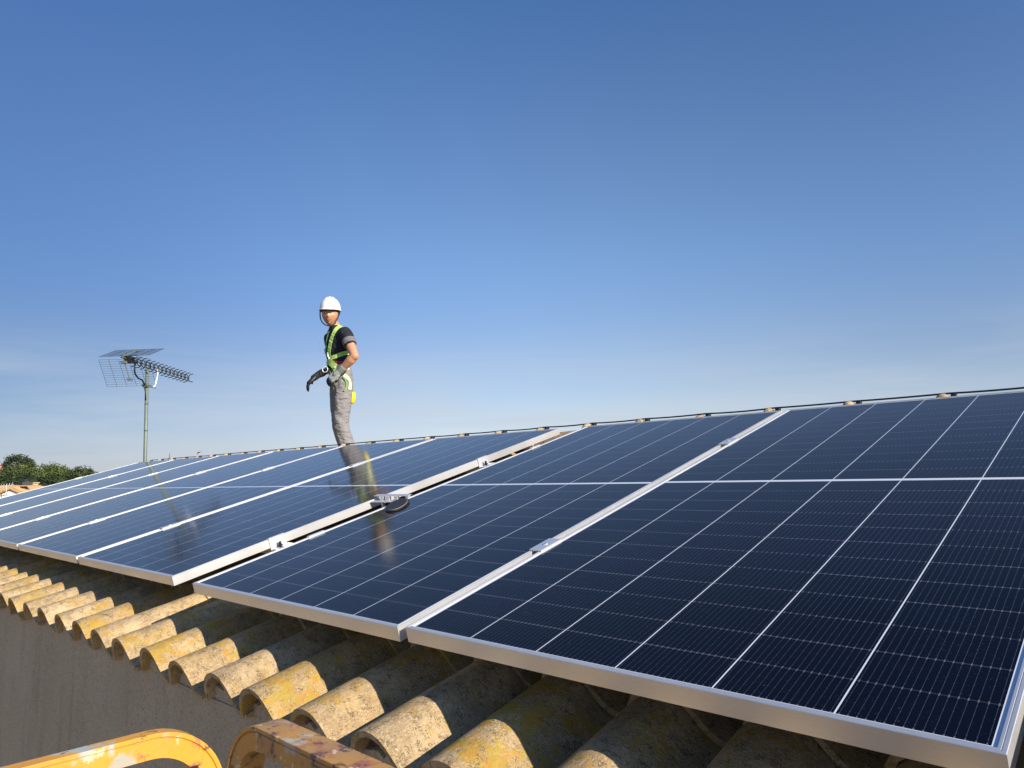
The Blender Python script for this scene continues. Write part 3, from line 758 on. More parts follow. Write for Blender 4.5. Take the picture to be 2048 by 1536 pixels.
def build_person():
    per = empty('person', (-4.832, 3.0, .345 + Z0), (0, 0, math.atan2(.69136, .72251)))
    tag(per, 'worker in white helmet, dark t-shirt, grey trousers and green harness standing behind the ridge', 'person')
    V = Vector
    Fd = V((-.75, -.66, 0)).normalized(); S = V((.66, -.75, 0)).normalized(); UP = V((0, 0, 1))
    # ---- key points (x right in the photo, y away, z up)
    neck = V((-.150, -.005, 1.53)); headc = V((-.190, -.050, 1.688))
    shL = V((-.006, -.135, 1.478)); shR = V((-.234, .135, 1.478))
    elL = V((.118, -.275, 1.215)); wrL = V((-.042, -.205, 1.078))
    elR = V((-.200, .140, 1.165)); wrR = V((-.302, -.030, 1.075))
    hpL = V((-.030, -.062, .97)); hpR = V((-.122, .055, .97))
    knL = V((-.055, -.085, .555)); knR = V((-.098, .050, .555))
    anL = V((.090, -.075, .09)); anR = V((.030, .085, .09))
    skin = NB('skin'); co = skin.obj(); 
    skin.set(skin.mix(skin.rng(skin.noise(co, 14, 4), .3, .7), c4(.46, .23, .13), c4(.55, .29, .17)), .5)
    skin.put(skin.b.inputs['Subsurface Weight'], .05); skin.bump(skin.noise(co, 60, 3), .2, .003); M_SKIN = skin.m
    # ---- body, one continuous skin
    g = V((.02, -.99, -.06)).normalized(); hx = g.cross(UP).normalized(); hx = -hx if hx.x < 0 else hx; hz = hx.cross(g).normalized(); hz = -hz if hz.z < 0 else hz
    HM = Matrix((hx, -g, hz)).transposed()           # head frame: x to picture right, y to the back, z up
    b = MB()
    n1, n2 = 40, 30; v = []; f = []
    for i in range(n2 + 1):
        th = math.pi * i / n2
        for k in range(n1):
            ph = 2 * math.pi * k / n1
            x, y, z = math.sin(th) * math.cos(ph), math.sin(th) * math.sin(ph), math.cos(th)
            px, py, pz = x * .083, y * .094 + .005, z * .114
            if z < 0: px *= 1 - .34 * (-z) ** 1.4; py = py * (1 - .12 * -z) if y < 0 else py * (1 - .45 * -z)
            front = max(0, -y)
            # brow, sockets, cheeks, nose, mouth, chin
            def bump_(cx, cz, sx, sz, h): return h * math.exp(-((px - cx) / sx) ** 2 - ((pz - cz) / sz) ** 2) * (1 if y < 0 else 0)
            d = bump_(0, .030, .05, .010, .006) + bump_(-.031, .012, .014, .010, -.010) + bump_(.031, .012, .014, .010, -.010)
            d += bump_(0, -.010, .010, .026, .012) + bump_(0, -.026, .014, .009, .013) + bump_(-.042, -.018, .018, .016, .004) + bump_(.042, -.018, .018, .016, .004)
            d += bump_(0, -.052, .022, .008, .005) + bump_(0, -.068, .020, .005, .003) + bump_(0, -.060, .024, .003, -.003) + bump_(0, -.096, .022, .014, .008)
            v.append(headc + HM @ V((px, py - d, pz)))
    for i in range(n2):
        for k in range(n1): f.append((i * n1 + k, (i + 1) * n1 + k, (i + 1) * n1 + (k + 1) % n1, i * n1 + (k + 1) % n1))
    b.add(v, f)
    for sg in (-1, 1): b.ball(headc + HM @ V((sg * .076, .012, -.002)), (.010, .019, .031), 12, M=HM)
    limb(b, [headc + V((.012, .03, -.06)), neck.lerp(headc, .35) + V((.012, .018, 0)), neck + V((.01, .01, 0)), V((-.125, 0, 1.46))], [.052, .054, .060, .075], 16)
    esec(b, [(V((-.12, 0, 1.49)), .06, .05), (V((-.12, 0, 1.46)), .13, .07), (V((-.12, 0, 1.36)), .130, .085), (V((-.108, 0, 1.2)), .120, .080), (V((-.09, 0, 1.08)), .122, .085), (V((-.07, 0, .97)), .12, .085), (V((-.07, 0, .90)), .09, .07)], S, Fd)
    limb(b, [shL, shL.lerp(elL, .35), shL.lerp(elL, .75), elL, elL.lerp(wrL, .25), elL.lerp(wrL, .7), wrL], [.054, .053, .047, .044, .049, .038, .030], 14)
    limb(b, [shR, shR.lerp(elR, .35), shR.lerp(elR, .75), elR, elR.lerp(wrR, .25), elR.lerp(wrR, .7), wrR], [.050, .046, .041, .038, .042, .032, .027], 14)
    for h_, k_, a_ in ((hpL, knL, anL), (hpR, knR, anR)):
        limb(b, [h_, h_.lerp(k_, .5), k_, k_.lerp(a_, .3), k_.lerp(a_, .8), a_], [.070, .062, .050, .050, .036, .036], 12)
    me = remesh(b, .0065, 3); body = link('body', me, M_SKIN, per, True)
    # eyes, brows and lips
    M_EYE = plain('eye_white', (.6, .58, .55), .3); M_DARK = plain('dark_hair', (.02, .014, .010), .8); M_LIP = plain('lips', (.30, .11, .08), .5)
    for sg in (-1, 1):
        b = MB(); b.ball(headc + HM @ V((sg * .031, -.080, .010)), (.013, .008, .0052), 12, M=HM); b.ball(headc + HM @ V((sg * .031 - .002, -.0865, .010)), (.0045, .003, .0045), 8, mi=1, M=HM)
        b.make('eye', [M_EYE, M_DARK], body, True)
        b = MB(); b.tube([headc + HM @ V((sg * x, y, z)) for x, y, z in ((.013, -.097, .026), (.030, -.095, .032), (.048, -.080, .027))], [.003, .0045, .0025], 6); b.make('eyebrow', M_DARK, body, True)
    b = MB(); b.tube([headc + HM @ V(q) for q in ((-.024, -.083, -.060), (-.010, -.096, -.056), (0, -.098, -.057), (.010, -.096, -.056), (.024, -.083, -.060))], [.002, .0042, .004, .0042, .002], 6)
    b.tube([headc + HM @ V(q) for q in ((-.022, -.083, -.062), (0, -.096, -.067), (.022, -.083, -.062))], [.002, .0048, .002], 6); b.make('lips', M_LIP, body, True)
    b = MB(); b.ball(headc + HM @ V((0, .018, .015)), (.0785, .088, .10), 18, M=HM)
    b.v = [q for q in b.v]; hair = b.make('hair', M_DARK, per, True)
    # cut the hair cap to the back of the head
    bm = bmesh.new(); bm.from_mesh(hair.data)
    bmesh.ops.delete(bm, geom=[q for q in bm.verts if ((HM.transposed() @ (q.co - headc)).y < -.018) or (HM.transposed() @ (q.co - headc)).z < -.045], context='VERTS'); bm.to_mesh(hair.data); bm.free()
    # ---- t-shirt
    b = MB()
    esec(b, [(V((-.140, -.004, 1.580)), .062, .060), (V((-.132, -.002, 1.550)), .105, .076), (V((-.125, 0, 1.52)), .150, .086), (V((-.120, 0, 1.47)), .168, .096), (V((-.120, 0, 1.40)), .158, .108), (V((-.117, 0, 1.32)), .150, .112), (V((-.110, 0, 1.22)), .140, .104), (V((-.098, 0, 1.14)), .134, .100), (V((-.090, 0, 1.09)), .132, .098)], S, Fd, 28)
    limb(b, [shL + V((-.01, .01, .0)), shL.lerp(elL, .22), shL.lerp(elL, .46)], [.068, .066, .061], 16)
    limb(b, [shR, shR.lerp(elR, .22), shR.lerp(elR, .46)], [.066, .063, .058], 16)
    me = remesh(b, .008, 3); fold_mesh(me, .006); M_SH = cloth('dark_tshirt', (.021, .022, .030), .8, .6); shirt = link('t_shirt', me, M_SH, per, True)
    for sh, el in ((shL, elL), (shR, elR)):
        b = MB(); b.tube([sh.lerp(el, .34), sh.lerp(el, .50), sh.lerp(el, .515)], [.070, .0665, .060], 20, caps=False); o = b.make('sleeve_cuff', cloth('grey_cuff', (.16, .15, .16)), shirt, True)
    # ---- trousers
    b = MB()
    esec(b, [(V((-.090, 0, 1.125)), .141, .107), (V((-.083, 0, 1.075)), .144, .110), (V((-.075, 0, 1.03)), .142, .112), (V((-.073, 0, .97)), .143, .114), (V((-.075, -.002, .91)), .138, .108), (V((-.072, -.002, .87)), .13, .10)], S, Fd, 28)
    for h_, k_, a_ in ((hpL, knL, anL), (hpR, knR, anR)):
        limb(b, [h_ - UP * .03, h_.lerp(k_, .35), h_.lerp(k_, .72), k_, k_.lerp(a_, .25), k_.lerp(a_, .6), k_.lerp(a_, .95)], [.088, .090, .083, .078, .074, .070, .068], 18)
    me = remesh(b, .009, 4); fold_mesh(me, .0065, (7, 7, 13)); trm = cloth('grey_work_trousers', (.235, .225, .225), .85, .9); tr = link('trousers', me, trm, per, True)
    bvT = BVHTree.FromObject(tr, bpy.context.evaluated_depsgraph_get()) if False else BVHTree.FromPolygons([q.co for q in me.vertices], [tuple(q.vertices) for q in me.polygons])
    ms_ = shirt.data; bvS = BVHTree.FromPolygons([q.co for q in ms_.vertices], [tuple(q.vertices) for q in ms_.polygons])
    def hitp(x, z, bv=bvS, back=False, ydir=1):
        r_ = bv.ray_cast(V((x, -1 * ydir, z)), V((0, ydir, 0)))
        return (r_[0], r_[1]) if r_[0] is not None else (None, None)
    def ribbon(name, pts, wd, mat, par, bv=bvS, off=.006, th=.003, back=False):
        """webbing laid over the clothes along (x, z) points seen from the front"""
        P_ = []
        for i in range(len(pts) - 1):
            for k in range(6):
                t = k / 6; P_.append((pts[i][0] + (pts[i + 1][0] - pts[i][0]) * t, pts[i][1] + (pts[i + 1][1] - pts[i][1]) * t))
        P_.append(pts[-1]); C_ = []
        for x, z in P_:
            a, n = hitp(x, z, bv, ydir=-1 if back else 1)
            if a is not None: C_.append((a + n * off, n))
        if len(C_) < 3: return None
        cs = [c for c, n in C_]
        for _ in range(10): cs = [cs[0]] + [(cs[i - 1] + cs[i] * 2 + cs[i + 1]) / 4 for i in range(1, len(cs) - 1)] + [cs[-1]]
        v = []; f = []
        for i, c in enumerate(cs):
            t = (cs[min(i + 1, len(cs) - 1)] - cs[max(i - 1, 0)]).normalized(); n = C_[i][1]; w_ = t.cross(n).normalized() * wd / 2
            v += [c - w_, c + w_, c + w_ + n * th, c - w_ + n * th]
        for i in range(len(cs) - 1):
            for k in range(4): f.append((i * 4 + k, i * 4 + (k + 1) % 4, (i + 1) * 4 + (k + 1) % 4, (i + 1) * 4 + k))
        f += [(3, 2, 1, 0), tuple(len(v) - 4 + k for k in range(4))]
        return link(name, mesh(name, v, f), mat, par)
    M_GRN = cloth('green_webbing', (.40, .62, .16), .7, .1); M_DGR = cloth('dark_green_webbing', (.17, .30, .13), .7, .1); M_PALE = cloth('pale_webbing', (.62, .68, .40), .7, .1)
    M_RED = cloth('red_pad', (.30, .035, .045), .8, .1)
    hn = empty('harness'); hn.parent = per
    ribbon('shoulder_strap', [(-.070, 1.575), (-.115, 1.52), (-.150, 1.44), (-.168, 1.36), (-.180, 1.29), (-.182, 1.24)], .046, M_GRN, hn)
    ribbon('shoulder_strap', [(-.200, 1.52), (-.222, 1.43), (-.226, 1.36), (-.220, 1.29), (-.205, 1.24)], .040, M_DGR, hn)
    ribbon('shoulder_strap', [(-.085, 1.555), (-.06, 1.50), (-.05, 1.38), (-.06, 1.2)], .046, M_GRN, hn, back=True)
    ribbon('chest_strap', [(-.180, 1.235), (-.135, 1.232), (-.075, 1.252), (-.030, 1.272), (.012, 1.292)], .042, M_GRN, hn)
    ribbon('waist_strap', [(-.215, 1.175), (-.180, 1.205), (-.150, 1.18), (-.110, 1.135), (-.075, 1.085)], .062, M_GRN, hn, off=.011)
    ribbon('waist_pad', [(-.140, 1.178), (-.09, 1.165), (-.04, 1.160), (.01, 1.165)], .060, M_RED, hn, off=.007)
    ribbon('waist_belt', [(-.115, 1.150), (-.06, 1.130), (-.01, 1.128), (.03, 1.135)], .045, M_PALE, hn, off=.013)
    ribbon('waist_belt', [(-.235, 1.165), (-.215, 1.150), (-.19, 1.14)], .060, M_DGR, hn, off=.013)
    ribbon('leg_strap', [(-.02, 1.05), (.012, 1.02), (.030, .985), (.036, .94), (.030, .90)], .036, M_PALE, hn, bvT, .008)
    ribbon('leg_strap', [(-.18, 1.12), (-.165, 1.07), (-.160, 1.02)], .040, M_DGR, hn, bvT, .010)
    ribbon('leg_strap', [(-.03, 1.035), (.005, .985), (.012, .93), (-.01, .885)], .016, M_DGR, hn, bvT, .010)
    b = MB(); c = V((-.218, -.10, 1.115)); b.tube([c + V((math.cos(t) * .026, 0, math.sin(t) * .030)) for t in [k * 2 * math.pi / 16 for k in range(16)]], .004, 6, closed=True); b.make('d_ring', M_WHITEPL, hn, True)
    a, n = hitp(-.181, 1.245); b = MB(); 
    b.tube([a + n * .012 + V((x, 0, z)) for x, z in ((-.012, .045), (-.008, .01), (.004, -.02), (.020, -.04))], .006, 6); b.make('buckle', M_WHITEPL, hn, True)
    # thin wire loop off the chest
    b = MB(); b.tube([V((-.235, -.09, 1.275)), V((-.262, -.10, 1.30)), V((-.288, -.10, 1.335)), V((-.296, -.10, 1.365)), V((-.282, -.10, 1.392)), V((-.255, -.10, 1.40))], .0016, 5); b.make('wire_loop', plain('grey_wire', (.22, .24, .34), .5), hn, True)
    # yellow roll hanging behind
    b = MB(); c = V((.044, -.03, .830)); b.tube([c + V((0, 0, .062)), c + V((.004, 0, .05)), c, c + V((-.006, 0, -.045)), c + V((-.016, 0, -.062))], [.012, .028, .036, .030, .012], 16)
    bag = b.make('yellow_roll', plain('yellow_plastic', (.75, .62, .015), .4), per, True)
    b = MB(); b.tube([V((.045, -.03, 1.0)), V((.055, -.03, .96)), V((.048, -.03, .92)), c + V((.0, 0, .06))], [.006, .007, .010, .014], 8); b.make('strap', M_DGR, bag, True)
    b = MB(); b.tube([c + V((-.036, -.012, .058)), c + V((-.040, -.014, 0)), c + V((-.030, -.012, -.055))], .007, 6); b.make('roll_edge', M_BLACK, bag, True)
    # ---- helmet
    M_HEL = plain('white_helmet_shell', (.78, .77, .74), .28, var=.03)
    n1, n2 = 48, 16; v = []; f = []; hc = headc + HM @ V((0, .008, .050))
    for i in range(n2 + 1):
        th = math.pi / 2 * i / n2
        for k in range(n1):
            ph = 2 * math.pi * k / n1; x, y, z = math.sin(th) * math.cos(ph), math.sin(th) * math.sin(ph), math.cos(th)
            sq = 1 + .03 * math.sin(2 * th); rx, ry, rz = .104, .130, .138
            px, py, pz = x * rx * sq, y * ry * sq, z * rz
            for cx in (-.030, 0, .030):
                pz += .006 * math.exp(-((px - cx) / .008) ** 2) * max(0, z - .25) * 1.6
            v.append(hc + HM @ V((px, py, pz)))
    b = MB()
    for i in range(n2):
        for k in range(n1): f.append((i * n1 + k, (i + 1) * n1 + k, (i + 1) * n1 + (k + 1) % n1, i * n1 + (k + 1) % n1))
    b.add(v, f)
    # rim and short peak
    v = []; f = []
    for k in range(n1):
        ph = 2 * math.pi * k / n1; x, y = math.cos(ph), math.sin(ph); pk = max(0, -y) ** 3
        for dr, dz in ((0, .004), (.006 + .028 * pk, .001 - .010 * pk), (.007 + .029 * pk, -.007 - .010 * pk), (-.003, -.004)):
            v.append(hc + HM @ V((x * (.104 + dr * .8), y * (.130 + dr), dz)))
    for k in range(n1):
        for s_ in range(4): f.append((k * 4 + s_, k * 4 + (s_ + 1) % 4, ((k + 1) % n1) * 4 + (s_ + 1) % 4, ((k + 1) % n1) * 4 + s_))
    b.add(v, f)
    hel = b.make('helmet', M_HEL, per, True); hel.data['x'] = 0
    autosmooth(hel, 50)
    b = MB(); v = []; f = []
    for k in range(n1):
        ph = 2 * math.pi * k / n1
        for rr, z in ((1, .002), (1, -.016), (.93, -.016), (.93, .002)): v.append(hc + HM @ V((math.cos(ph) * .098 * rr, math.sin(ph) * .122 * rr, z)))
    for k in range(n1):
        for s_ in range(4): f.append((k * 4 + s_, k * 4 + (s_ + 1) % 4, ((k + 1) % n1) * 4 + (s_ + 1) % 4, ((k + 1) % n1) * 4 + s_))
    b.add(v, f); b.make('headband', M_BLACK, hel)
    H = lambda x, y, z: headc + HM @ V((x, y, z))
    b = MB(); b.tube([H(-.100, -.01, .050), H(-.098, -.02, .0), H(-.090, -.035, -.045), H(-.066, -.055, -.085), H(-.035, -.068, -.112), H(0, -.072, -.124), H(.035, -.062, -.116), H(.062, -.035, -.085), H(.080, -.01, -.03), H(.095, .0, .05)], .0062, 8)
    b.tube([H(.060, -.035, -.088), H(.055, .01, -.085), H(.086, .06, .03)], .005, 8); b.make('chin_strap', M_BLACK, hel, True)
    # ---- gloves with five fingers
    def glove(nm, wr, pc, dirn, nrm, curl, thumb_side, back_mat, palm_mat, el):
        """wr wrist, pc palm centre, dirn finger direction, nrm back of hand"""
        b = MB(); d = dirn.normalized(); n = (nrm - d * nrm.dot(d)).normalized(); s_ = d.cross(n).normalized() * thumb_side
        base = wr
        limb(b, [wr + (el - wr).normalized() * .055, wr + (el - wr).normalized() * .015, wr, wr.lerp(pc, .6)], [.041, .038, .035, .034], 14)
        for t in (-.030, -.010, .010, .030): limb(b, [wr.lerp(pc, .5) + s_ * t * .8, pc + s_ * t + d * .030], [.022, .019], 10)
        segs = ((.030, .078), (.011, .086), (-.010, .082), (-.029, .066))
        for t, ln in segs:
            p0 = pc + s_ * t + d * .030; a = curl * (.8 + .3 * (t + .03) / .06); q = [p0]; dd = d.copy(); ax = d.cross(n).normalized()
            for k, fr in enumerate((.45, .32, .23)):
                dd = Matrix.Rotation(-a * (.55 if k == 0 else 1), 3, ax) @ dd if True else dd
                q.append(q[-1] + dd.normalized() * ln * fr)
            limb(b, q, [.0128, .0120, .0112, .0098], 10)
        p0 = wr.lerp(pc, .55) + s_ * .030; dd = (d * .75 + s_ * .6 - n * .35).normalized()
        limb(b, [p0, p0 + dd * .036, p0 + dd * .036 + (d * .95 - n * .35).normalized() * .030], [.0145, .012, .010], 10)
        me = remesh(b, .0036, 2, .4); o = link(nm, me, [back_mat, palm_mat], per, True)
        mi = []
        for pol in me.polygons:
            r_ = pol.center - pc; mi.append(1 if (r_.dot(d) > .052 or (r_.dot(n) < -.004 and r_.dot(d) > -.05)) else 0)
        me.polygons.foreach_set('material_index', mi); return o
    M_GG = cloth('grey_glove_knit', (.30, .32, .30), .8, .2); M_GB = plain('black_glove_coating', (.012, .012, .014), .45, bump=.2)
    M_GD = cloth('dark_glove_knit', (.022, .022, .026), .8, .2)
    glove('glove', wrL, V((-.108, -.195, 1.024)), V((-.080, .012, -.066)), V((-.25, -.9, .25)), .42, -1, M_GG, M_GB, elL)
    glove('glove', wrR, V((-.368, -.075, 1.010)), V((-.055, -.02, -.095)), V((-.75, -.45, .45)), .38, 1, M_GD, M_GB, elR)
    # ---- boots
    for a_ in (anL, anR):
        b = MB(); limb(b, [a_ + V((0, 0, .09)), a_ + V((0, 0, .03)), a_ + V((-.01, -.01, -.03))], [.055, .052, .046], 14)
        limb(b, [a_ + V((.02, .02, -.05)), a_ + Fd * .07 + V((0, 0, -.05)), a_ + Fd * .17 + V((0, 0, -.055))], [.040, .042, .036], 14)
        me = remesh(b, .008, 3); link('boot', me, plain('boot_leather', (.05, .035, .025), .7), per, True)
build_person()

# ------------------------------------------------------------------ trees and far buildings
def leaf_mat(name, a, b_):
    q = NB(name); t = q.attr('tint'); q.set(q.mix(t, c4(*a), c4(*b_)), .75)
    q.put(q.b.inputs['Specular IOR Level'], .2); return q.m
M_BARK = plain('bark', (.10, .07, .05), .95, vs=5)
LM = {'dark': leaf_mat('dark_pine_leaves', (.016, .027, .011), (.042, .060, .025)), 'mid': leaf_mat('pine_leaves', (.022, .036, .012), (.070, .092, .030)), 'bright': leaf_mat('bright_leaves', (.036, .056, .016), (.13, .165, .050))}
def tree(pos, blobs, mat, label, n=2600, size=.34, trunk_r=.22, group='trees beyond the roof'):
    """blobs: (dx, dy, z, rx, ry, rz) crown masses above the root"""
    root = empty('tree', pos); tag(root, label, 'tree', group)
    rd = random.Random(hash(label) % 1000 if False else sum(map(ord, label))); V = []; F = []; T = []
    tot = sum(b[3] * b[5] for b in blobs)
    for bl in blobs:
        dx, dy, z, rx, ry, rz = bl; m_ = int(n * bl[3] * bl[5] / tot); K = max(6, m_ // 45)
        cl = []
        for _ in range(K):
            th = rd.uniform(0, 2 * math.pi); u = rd.uniform(-.75, 1); s_ = math.sqrt(max(0, 1 - u * u)); r_ = rd.uniform(.55, 1.0)
            cl.append((Vector((dx + rx * s_ * math.cos(th) * r_, dy + ry * s_ * math.sin(th) * r_, z + rz * u * r_)), rd.uniform(.14, .30) * min(rx, rz) + .25, rd.uniform(-.3, .3)))
        for c, r_, tt in cl:
            for _ in range(45):
                d = Vector((rd.gauss(0, 1), rd.gauss(0, 1), rd.gauss(0, .8))).normalized() * rd.uniform(.3, 1) * r_
                p_ = c + d; nn = (d.normalized() + Vector((rd.uniform(-.8, .8), rd.uniform(-.8, .8), rd.uniform(-.2, 1)))).normalized(); a = nn.orthogonal().normalized(); a = Matrix.Rotation(rd.uniform(0, 6.28), 3, nn) @ a; b_ = nn.cross(a); sz = size * rd.uniform(.5, 1.2)
                i = len(V); V += [p_ - a * sz * .6, p_ - b_ * sz * .35, p_ + a * sz * .6, p_ + b_ * sz * .35]; F.append((i, i + 1, i + 2, i + 3))
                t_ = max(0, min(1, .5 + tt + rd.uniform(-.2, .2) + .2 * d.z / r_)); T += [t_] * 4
    me = mesh('crown', V, F); a = me.attributes.new('tint', 'FLOAT', 'POINT'); a.data.foreach_set('value', T)
    link('crown', me, LM[mat], root)
    b = MB(); top = Vector((blobs[0][0], blobs[0][1], blobs[0][2]))
    pts = [Vector((0, 0, -.3)), Vector((top.x * .2 + .15, 0, top.z * .35)), Vector((top.x * .7, top.y * .7, top.z * .75)), top]
    b.tube(pts, [trunk_r * 1.25, trunk_r, trunk_r * .75, trunk_r * .3], 9)
    for bl in blobs:
        c = Vector(bl[:3])
        for k in range(3):
            e_ = c + Vector((rd.uniform(-.6, .6) * bl[3], rd.uniform(-.6, .6) * bl[4], rd.uniform(-.1, .6) * bl[5])); s0 = pts[2].lerp(pts[1], rd.random())
            b.tube([s0, s0.lerp(e_, .5) + Vector((0, 0, .3)), e_], [trunk_r * .45, trunk_r * .3, trunk_r * .1], 6)
    b.make('trunk', M_BARK, root, True)
CAMP = Vector((1.32865, -1.02544, .32779 + Z0))
def away(az_x, az_y, dist): # a spot on the ground in a compass direction from the yard
    return Vector((CAMP.x + az_x * dist, CAMP.y + az_y * dist, 0))
def dirpx(a): d = fwd + right * a; d.z = 0; return d.normalized()
def spot(x, dist):
    d = dirpx((x - 1024) / 1415.8); q = CAMP + d * dist; q.z = gz(q.x, q.y); return q
def h_at(y, x, dist):           # height of a sight line above the ground there
    a = (x - 1024) / 1415.8; bb = (y - 768) / 1415.8; d = fwd + right * a + down * bb; t = dist / math.hypot(d.x, d.y); q = spot(x, dist); return CAMP.z + d.z * t - q.z
def tr(x, ytop, wpx, dist, mat, label, extra=(), n=2600, size=.34, zlow=.2):
    q = spot(x, dist); H = h_at(ytop, x, dist); pm = dist / 1150.  # metres per pixel at the left edge
    rx = wpx * pm / 2; top = H; z0 = H * zlow
    bl = [(0, 0, (top + z0) / 2, rx, rx, (top - z0) / 2)]
    for ex in extra:
        dx, yt, wp = ex; h2 = h_at(yt, x + dx, dist); r2_ = wp * pm / 2; lat = Vector((right.x, right.y, 0)).normalized() * dx * pm
        bl.append((lat.x, lat.y, max(h2 - r2_ * .9, h2 * .5), r2_, r2_, min(r2_ * .9, h2 * .5)))
    tree(q, bl, mat, label, int(n * 1.9), size * .66)
tr(49, 907, 34, 128, 'dark', 'tallest dark round topped pine standing behind the other trees', [(-14, 928, 22), (12, 918, 20)], 2800, zlow=.35)
tr(84, 927, 60, 112, 'bright', 'broad bright green tree at the middle of the clump', [(-22, 926, 34), (24, 930, 36)], 4200)
tr(40, 937, 48, 104, 'mid', 'dark green tree at the left of the clump, in front of the tallest pine', [(-18, 944, 24)], 3400)
tr(124, 932, 46, 116, 'mid', 'olive green tree right of the broad bright tree', [(14, 940, 28)], 3000)
tr(150, 942, 26, 122, 'mid', 'small tree filling the dip between the clump and the lone pine', (), 1500)
tr(172, 935, 34, 108, 'mid', 'spiky topped lone pine right of the tree clump, just above the panels', [(12, 940, 18)], 2200)
tr(206, 943, 10, 150, 'dark', 'tiny far tree top just above the panel edge, right of the lone pine', (), 500, .3)
tr(2, 949, 30, 92, 'dark', 'small dark tree with a bare leaning trunk at the left edge', (), 1800, zlow=.45)
tr(66, 950, 60, 96, 'dark', 'low dark tree in front of the clump, behind the small house roof', [(26, 955, 40)], 3400, .32, .1)

def far_house(name, x, dist, half, length, zr, drop, wall, roofc, label, yaw, chimney=False):
    q = spot(x, dist); root = empty(name, (q.x, q.y, 0), (0, 0, yaw)); tag(root, label, 'house')
    zg = gz(q.x, q.y) - .3; b = MB(); ze = zr - drop
    pts = [(-half, zg), (half, zg), (half, ze), (0, zr - .05), (-half, ze)]
    v = [(x_, 0, z_) for x_, z_ in pts] + [(x_, length, z_) for x_, z_ in pts]
    b.add(v, [(0, 1, 2, 3, 4), (9, 8, 7, 6, 5)] + [(i, i + 5, (i + 1) % 5 + 5, (i + 1) % 5) for i in range(5) if i not in (2, 3)])
    wl = b.make('wall', wall, root)
    b = MB(); s_ = (drop + .0) / half
    for sg in (-1, 1):
        a = [(0, -.2, zr), (sg * (half + .25), -.2, ze - .25 * s_), (sg * (half + .25), length + .2, ze - .25 * s_), (0, length + .2, zr)]
        t = [(p_[0], p_[1], p_[2] + .12) for p_ in a]; b.add(a + t, [(0, 1, 2, 3), (7, 6, 5, 4), (0, 4, 5, 1), (1, 5, 6, 2), (2, 6, 7, 3), (3, 7, 4, 0)])
    for k in range(int(length / .25)):
        for sg in (-1, 1): b.tube([(0, .1 + k * .25, zr + .13), (sg * (half + .25), .1 + k * .25, ze - .25 * s_ + .13)], .06, 5)
    rf = b.make('roof', roofc, root)
    if not chimney: b = MB(); b.box((-.3, -.012, ze - 2.2), (.3, .02, ze - 1.1)); b.make('window', M_STEELD, root)
    if chimney:
        b = MB(); b.box((.25, 1.0, zr - .3), (.75, 1.6, zr + .30)); b.box((.18, .92, zr + .30), (.82, 1.68, zr + .36)); b.make('chimney', plain('chimney_render', (.50, .40, .27), .9), root)
    return root, zr
mw = plain('white_wall', (.68, .66, .62), .9, vs=1); mr = plain('orange_roof', (.44, .27, .13), .9, vs=3, var=.25)
hz = Vector((right.x, right.y, 0)).normalized()
hs, zr_ = far_house('small_house', 39, 58, 2.6, 6, CAMP.z - .08, 1.2, mw, mr, 'small white gabled house facing the photo, below the trees', math.atan2(hz.y, hz.x) + R(8), False)
far_house('small_house', 92, 66, 3.2, 4.2, CAMP.z + .04, 1.3, mw, mr, 'low house with a plain orange tiled roof beside the white gable', math.atan2(hz.y, hz.x) + R(72), True)
q = spot(45, 58.6); b = MB(); b.box((-.55, -.3, 0), (.55, .3, .22)); b.tube([(-.5, 0, .2), (.5, 0, .2)], .12, 8)
o = b.make('water_tank', M_BLACK); o.location = (q.x, q.y + .6, CAMP.z + .16); tag(o, 'dark low tank behind the chimney of the small white house', 'tank')
q = spot(29, 57); b = MB(); b.tube([(0, 0, -1), (0, 0, .35)], .022, 6); b.tube([(-.45, 0, .2), (.45, 0, .33)], .02, 6)
for k in range(5): b.tube([(-.4 + .18 * k, -.02, .12 + .03 * k), (-.36 + .18 * k, .02, .36 + .03 * k)], .014, 5)
o = b.make('roof_aerial', plain('pale_metal', (.6, .6, .58), .4, .3)); o.location = (q.x, q.y, CAMP.z - .12); o.rotation_euler = (0, 0, math.atan2(hz.y, hz.x)); tag(o, 'small pale aerial on the roof of the white house', 'antenna')
far_house('farmhouse', -20, 190, 9, 12, CAMP.z + 5.0, 2.4, plain('pink_wall', (.55, .40, .33), .9), plain('red_roof', (.38, .20, .15), .9), 'distant pinkish farmhouse beyond the trees at the left edge', math.atan2(hz.y, hz.x))
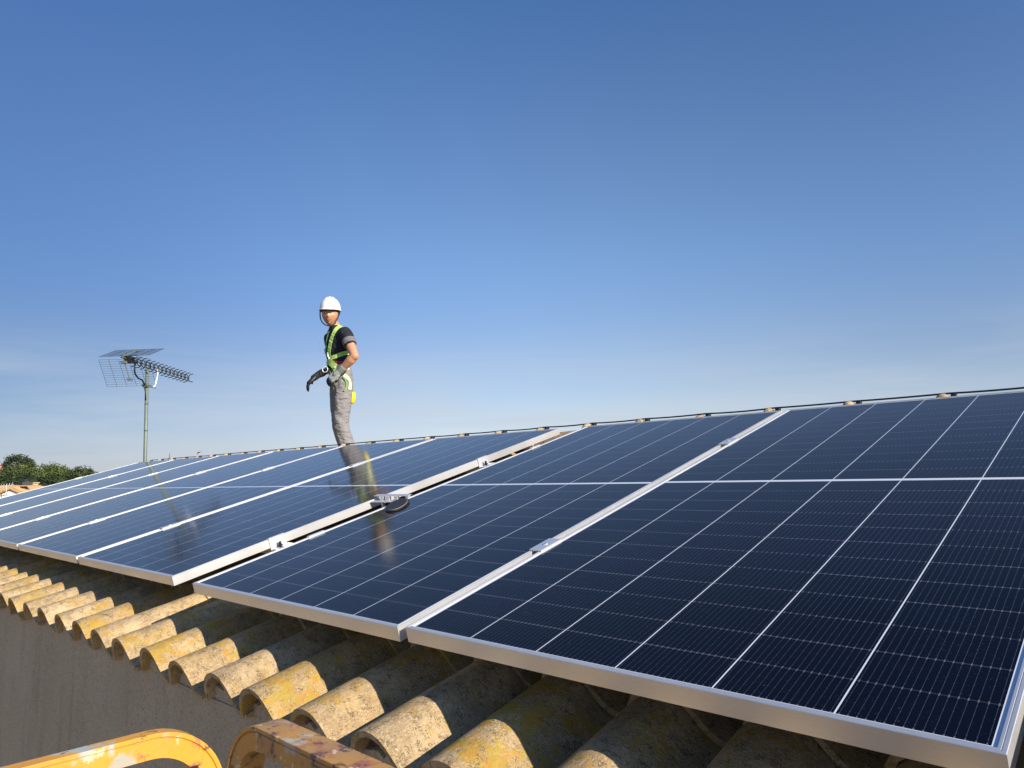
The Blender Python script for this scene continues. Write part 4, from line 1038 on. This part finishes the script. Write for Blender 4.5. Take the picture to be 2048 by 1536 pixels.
# field of dry straw between trees
# church spire and bird
q = spot(346, 320); hh = h_at(903, 346, 320) + q.z
sp_ = empty('church_spire', (q.x, q.y, 0)); tag(sp_, 'tiny grey church spire showing above the far panel edge', 'spire')
b = MB(); b.box((-.3, -.3, 0), (.3, .3, hh - 3.6)); b.make('tower', plain('tower_stone', (.12, .12, .12), .9), sp_)
b = MB(); zt = hh - 3.1 - .5; pr_ = [(.75, 0), (.65, .4), (.45, .8), (.24, 1.1), (.18, 1.9), (.09, 3.1)]
for i in range(len(pr_) - 1): b.tube([(0, 0, zt + pr_[i][1]), (0, 0, zt + pr_[i + 1][1])], [pr_[i][0], pr_[i + 1][0]], 10)
b.make('dome', plain('lead', (.14, .14, .14), .7), sp_)
q = spot(403, 60); zb = h_at(905, 403, 60) + q.z
bd_ = empty('bird', (q.x, q.y, zb), (0, 0, math.atan2(hz.y, hz.x))); tag(bd_, 'small dark bird flying low over the far panels', 'bird')
b = MB(); 
esec(b, [(Vector((0, -.15, -.01)), .005, .005), (Vector((0, -.11, 0)), .028, .025), (Vector((0, -.03, 0)), .050, .045), (Vector((0, .06, 0)), .042, .036), (Vector((0, .13, .0)), .018, .014), (Vector((0, .22, .0)), .034, .006)], Vector((1, 0, 0)), Vector((0, 0, 1)), 12)
b.ball((0, -.12, .01), (.026, .03, .026), 10)
v = [(-.03, -.05, .02), (-.10, -.06, -.06), (-.13, .02, -.16), (-.08, .05, -.08), (-.03, .05, .01)]; vt = [(x_, y_, z_ + .008) for x_, y_, z_ in v]
fw_ = [(4, 3, 2, 1, 0), (5, 6, 7, 8, 9)] + [(i, (i + 1) % 5, (i + 1) % 5 + 5, i + 5) for i in range(5)]
b.add(v + vt, fw_)
v = [(.03, -.05, .02), (.16, -.07, .05), (.30, .02, .035), (.14, .05, .04), (.03, .05, .01)]; vt = [(x_, y_, z_ + .008) for x_, y_, z_ in v]; b.add(v + vt, fw_)
b.make('body', plain('bird_feathers', (.02, .02, .022), .8), bd_, True)
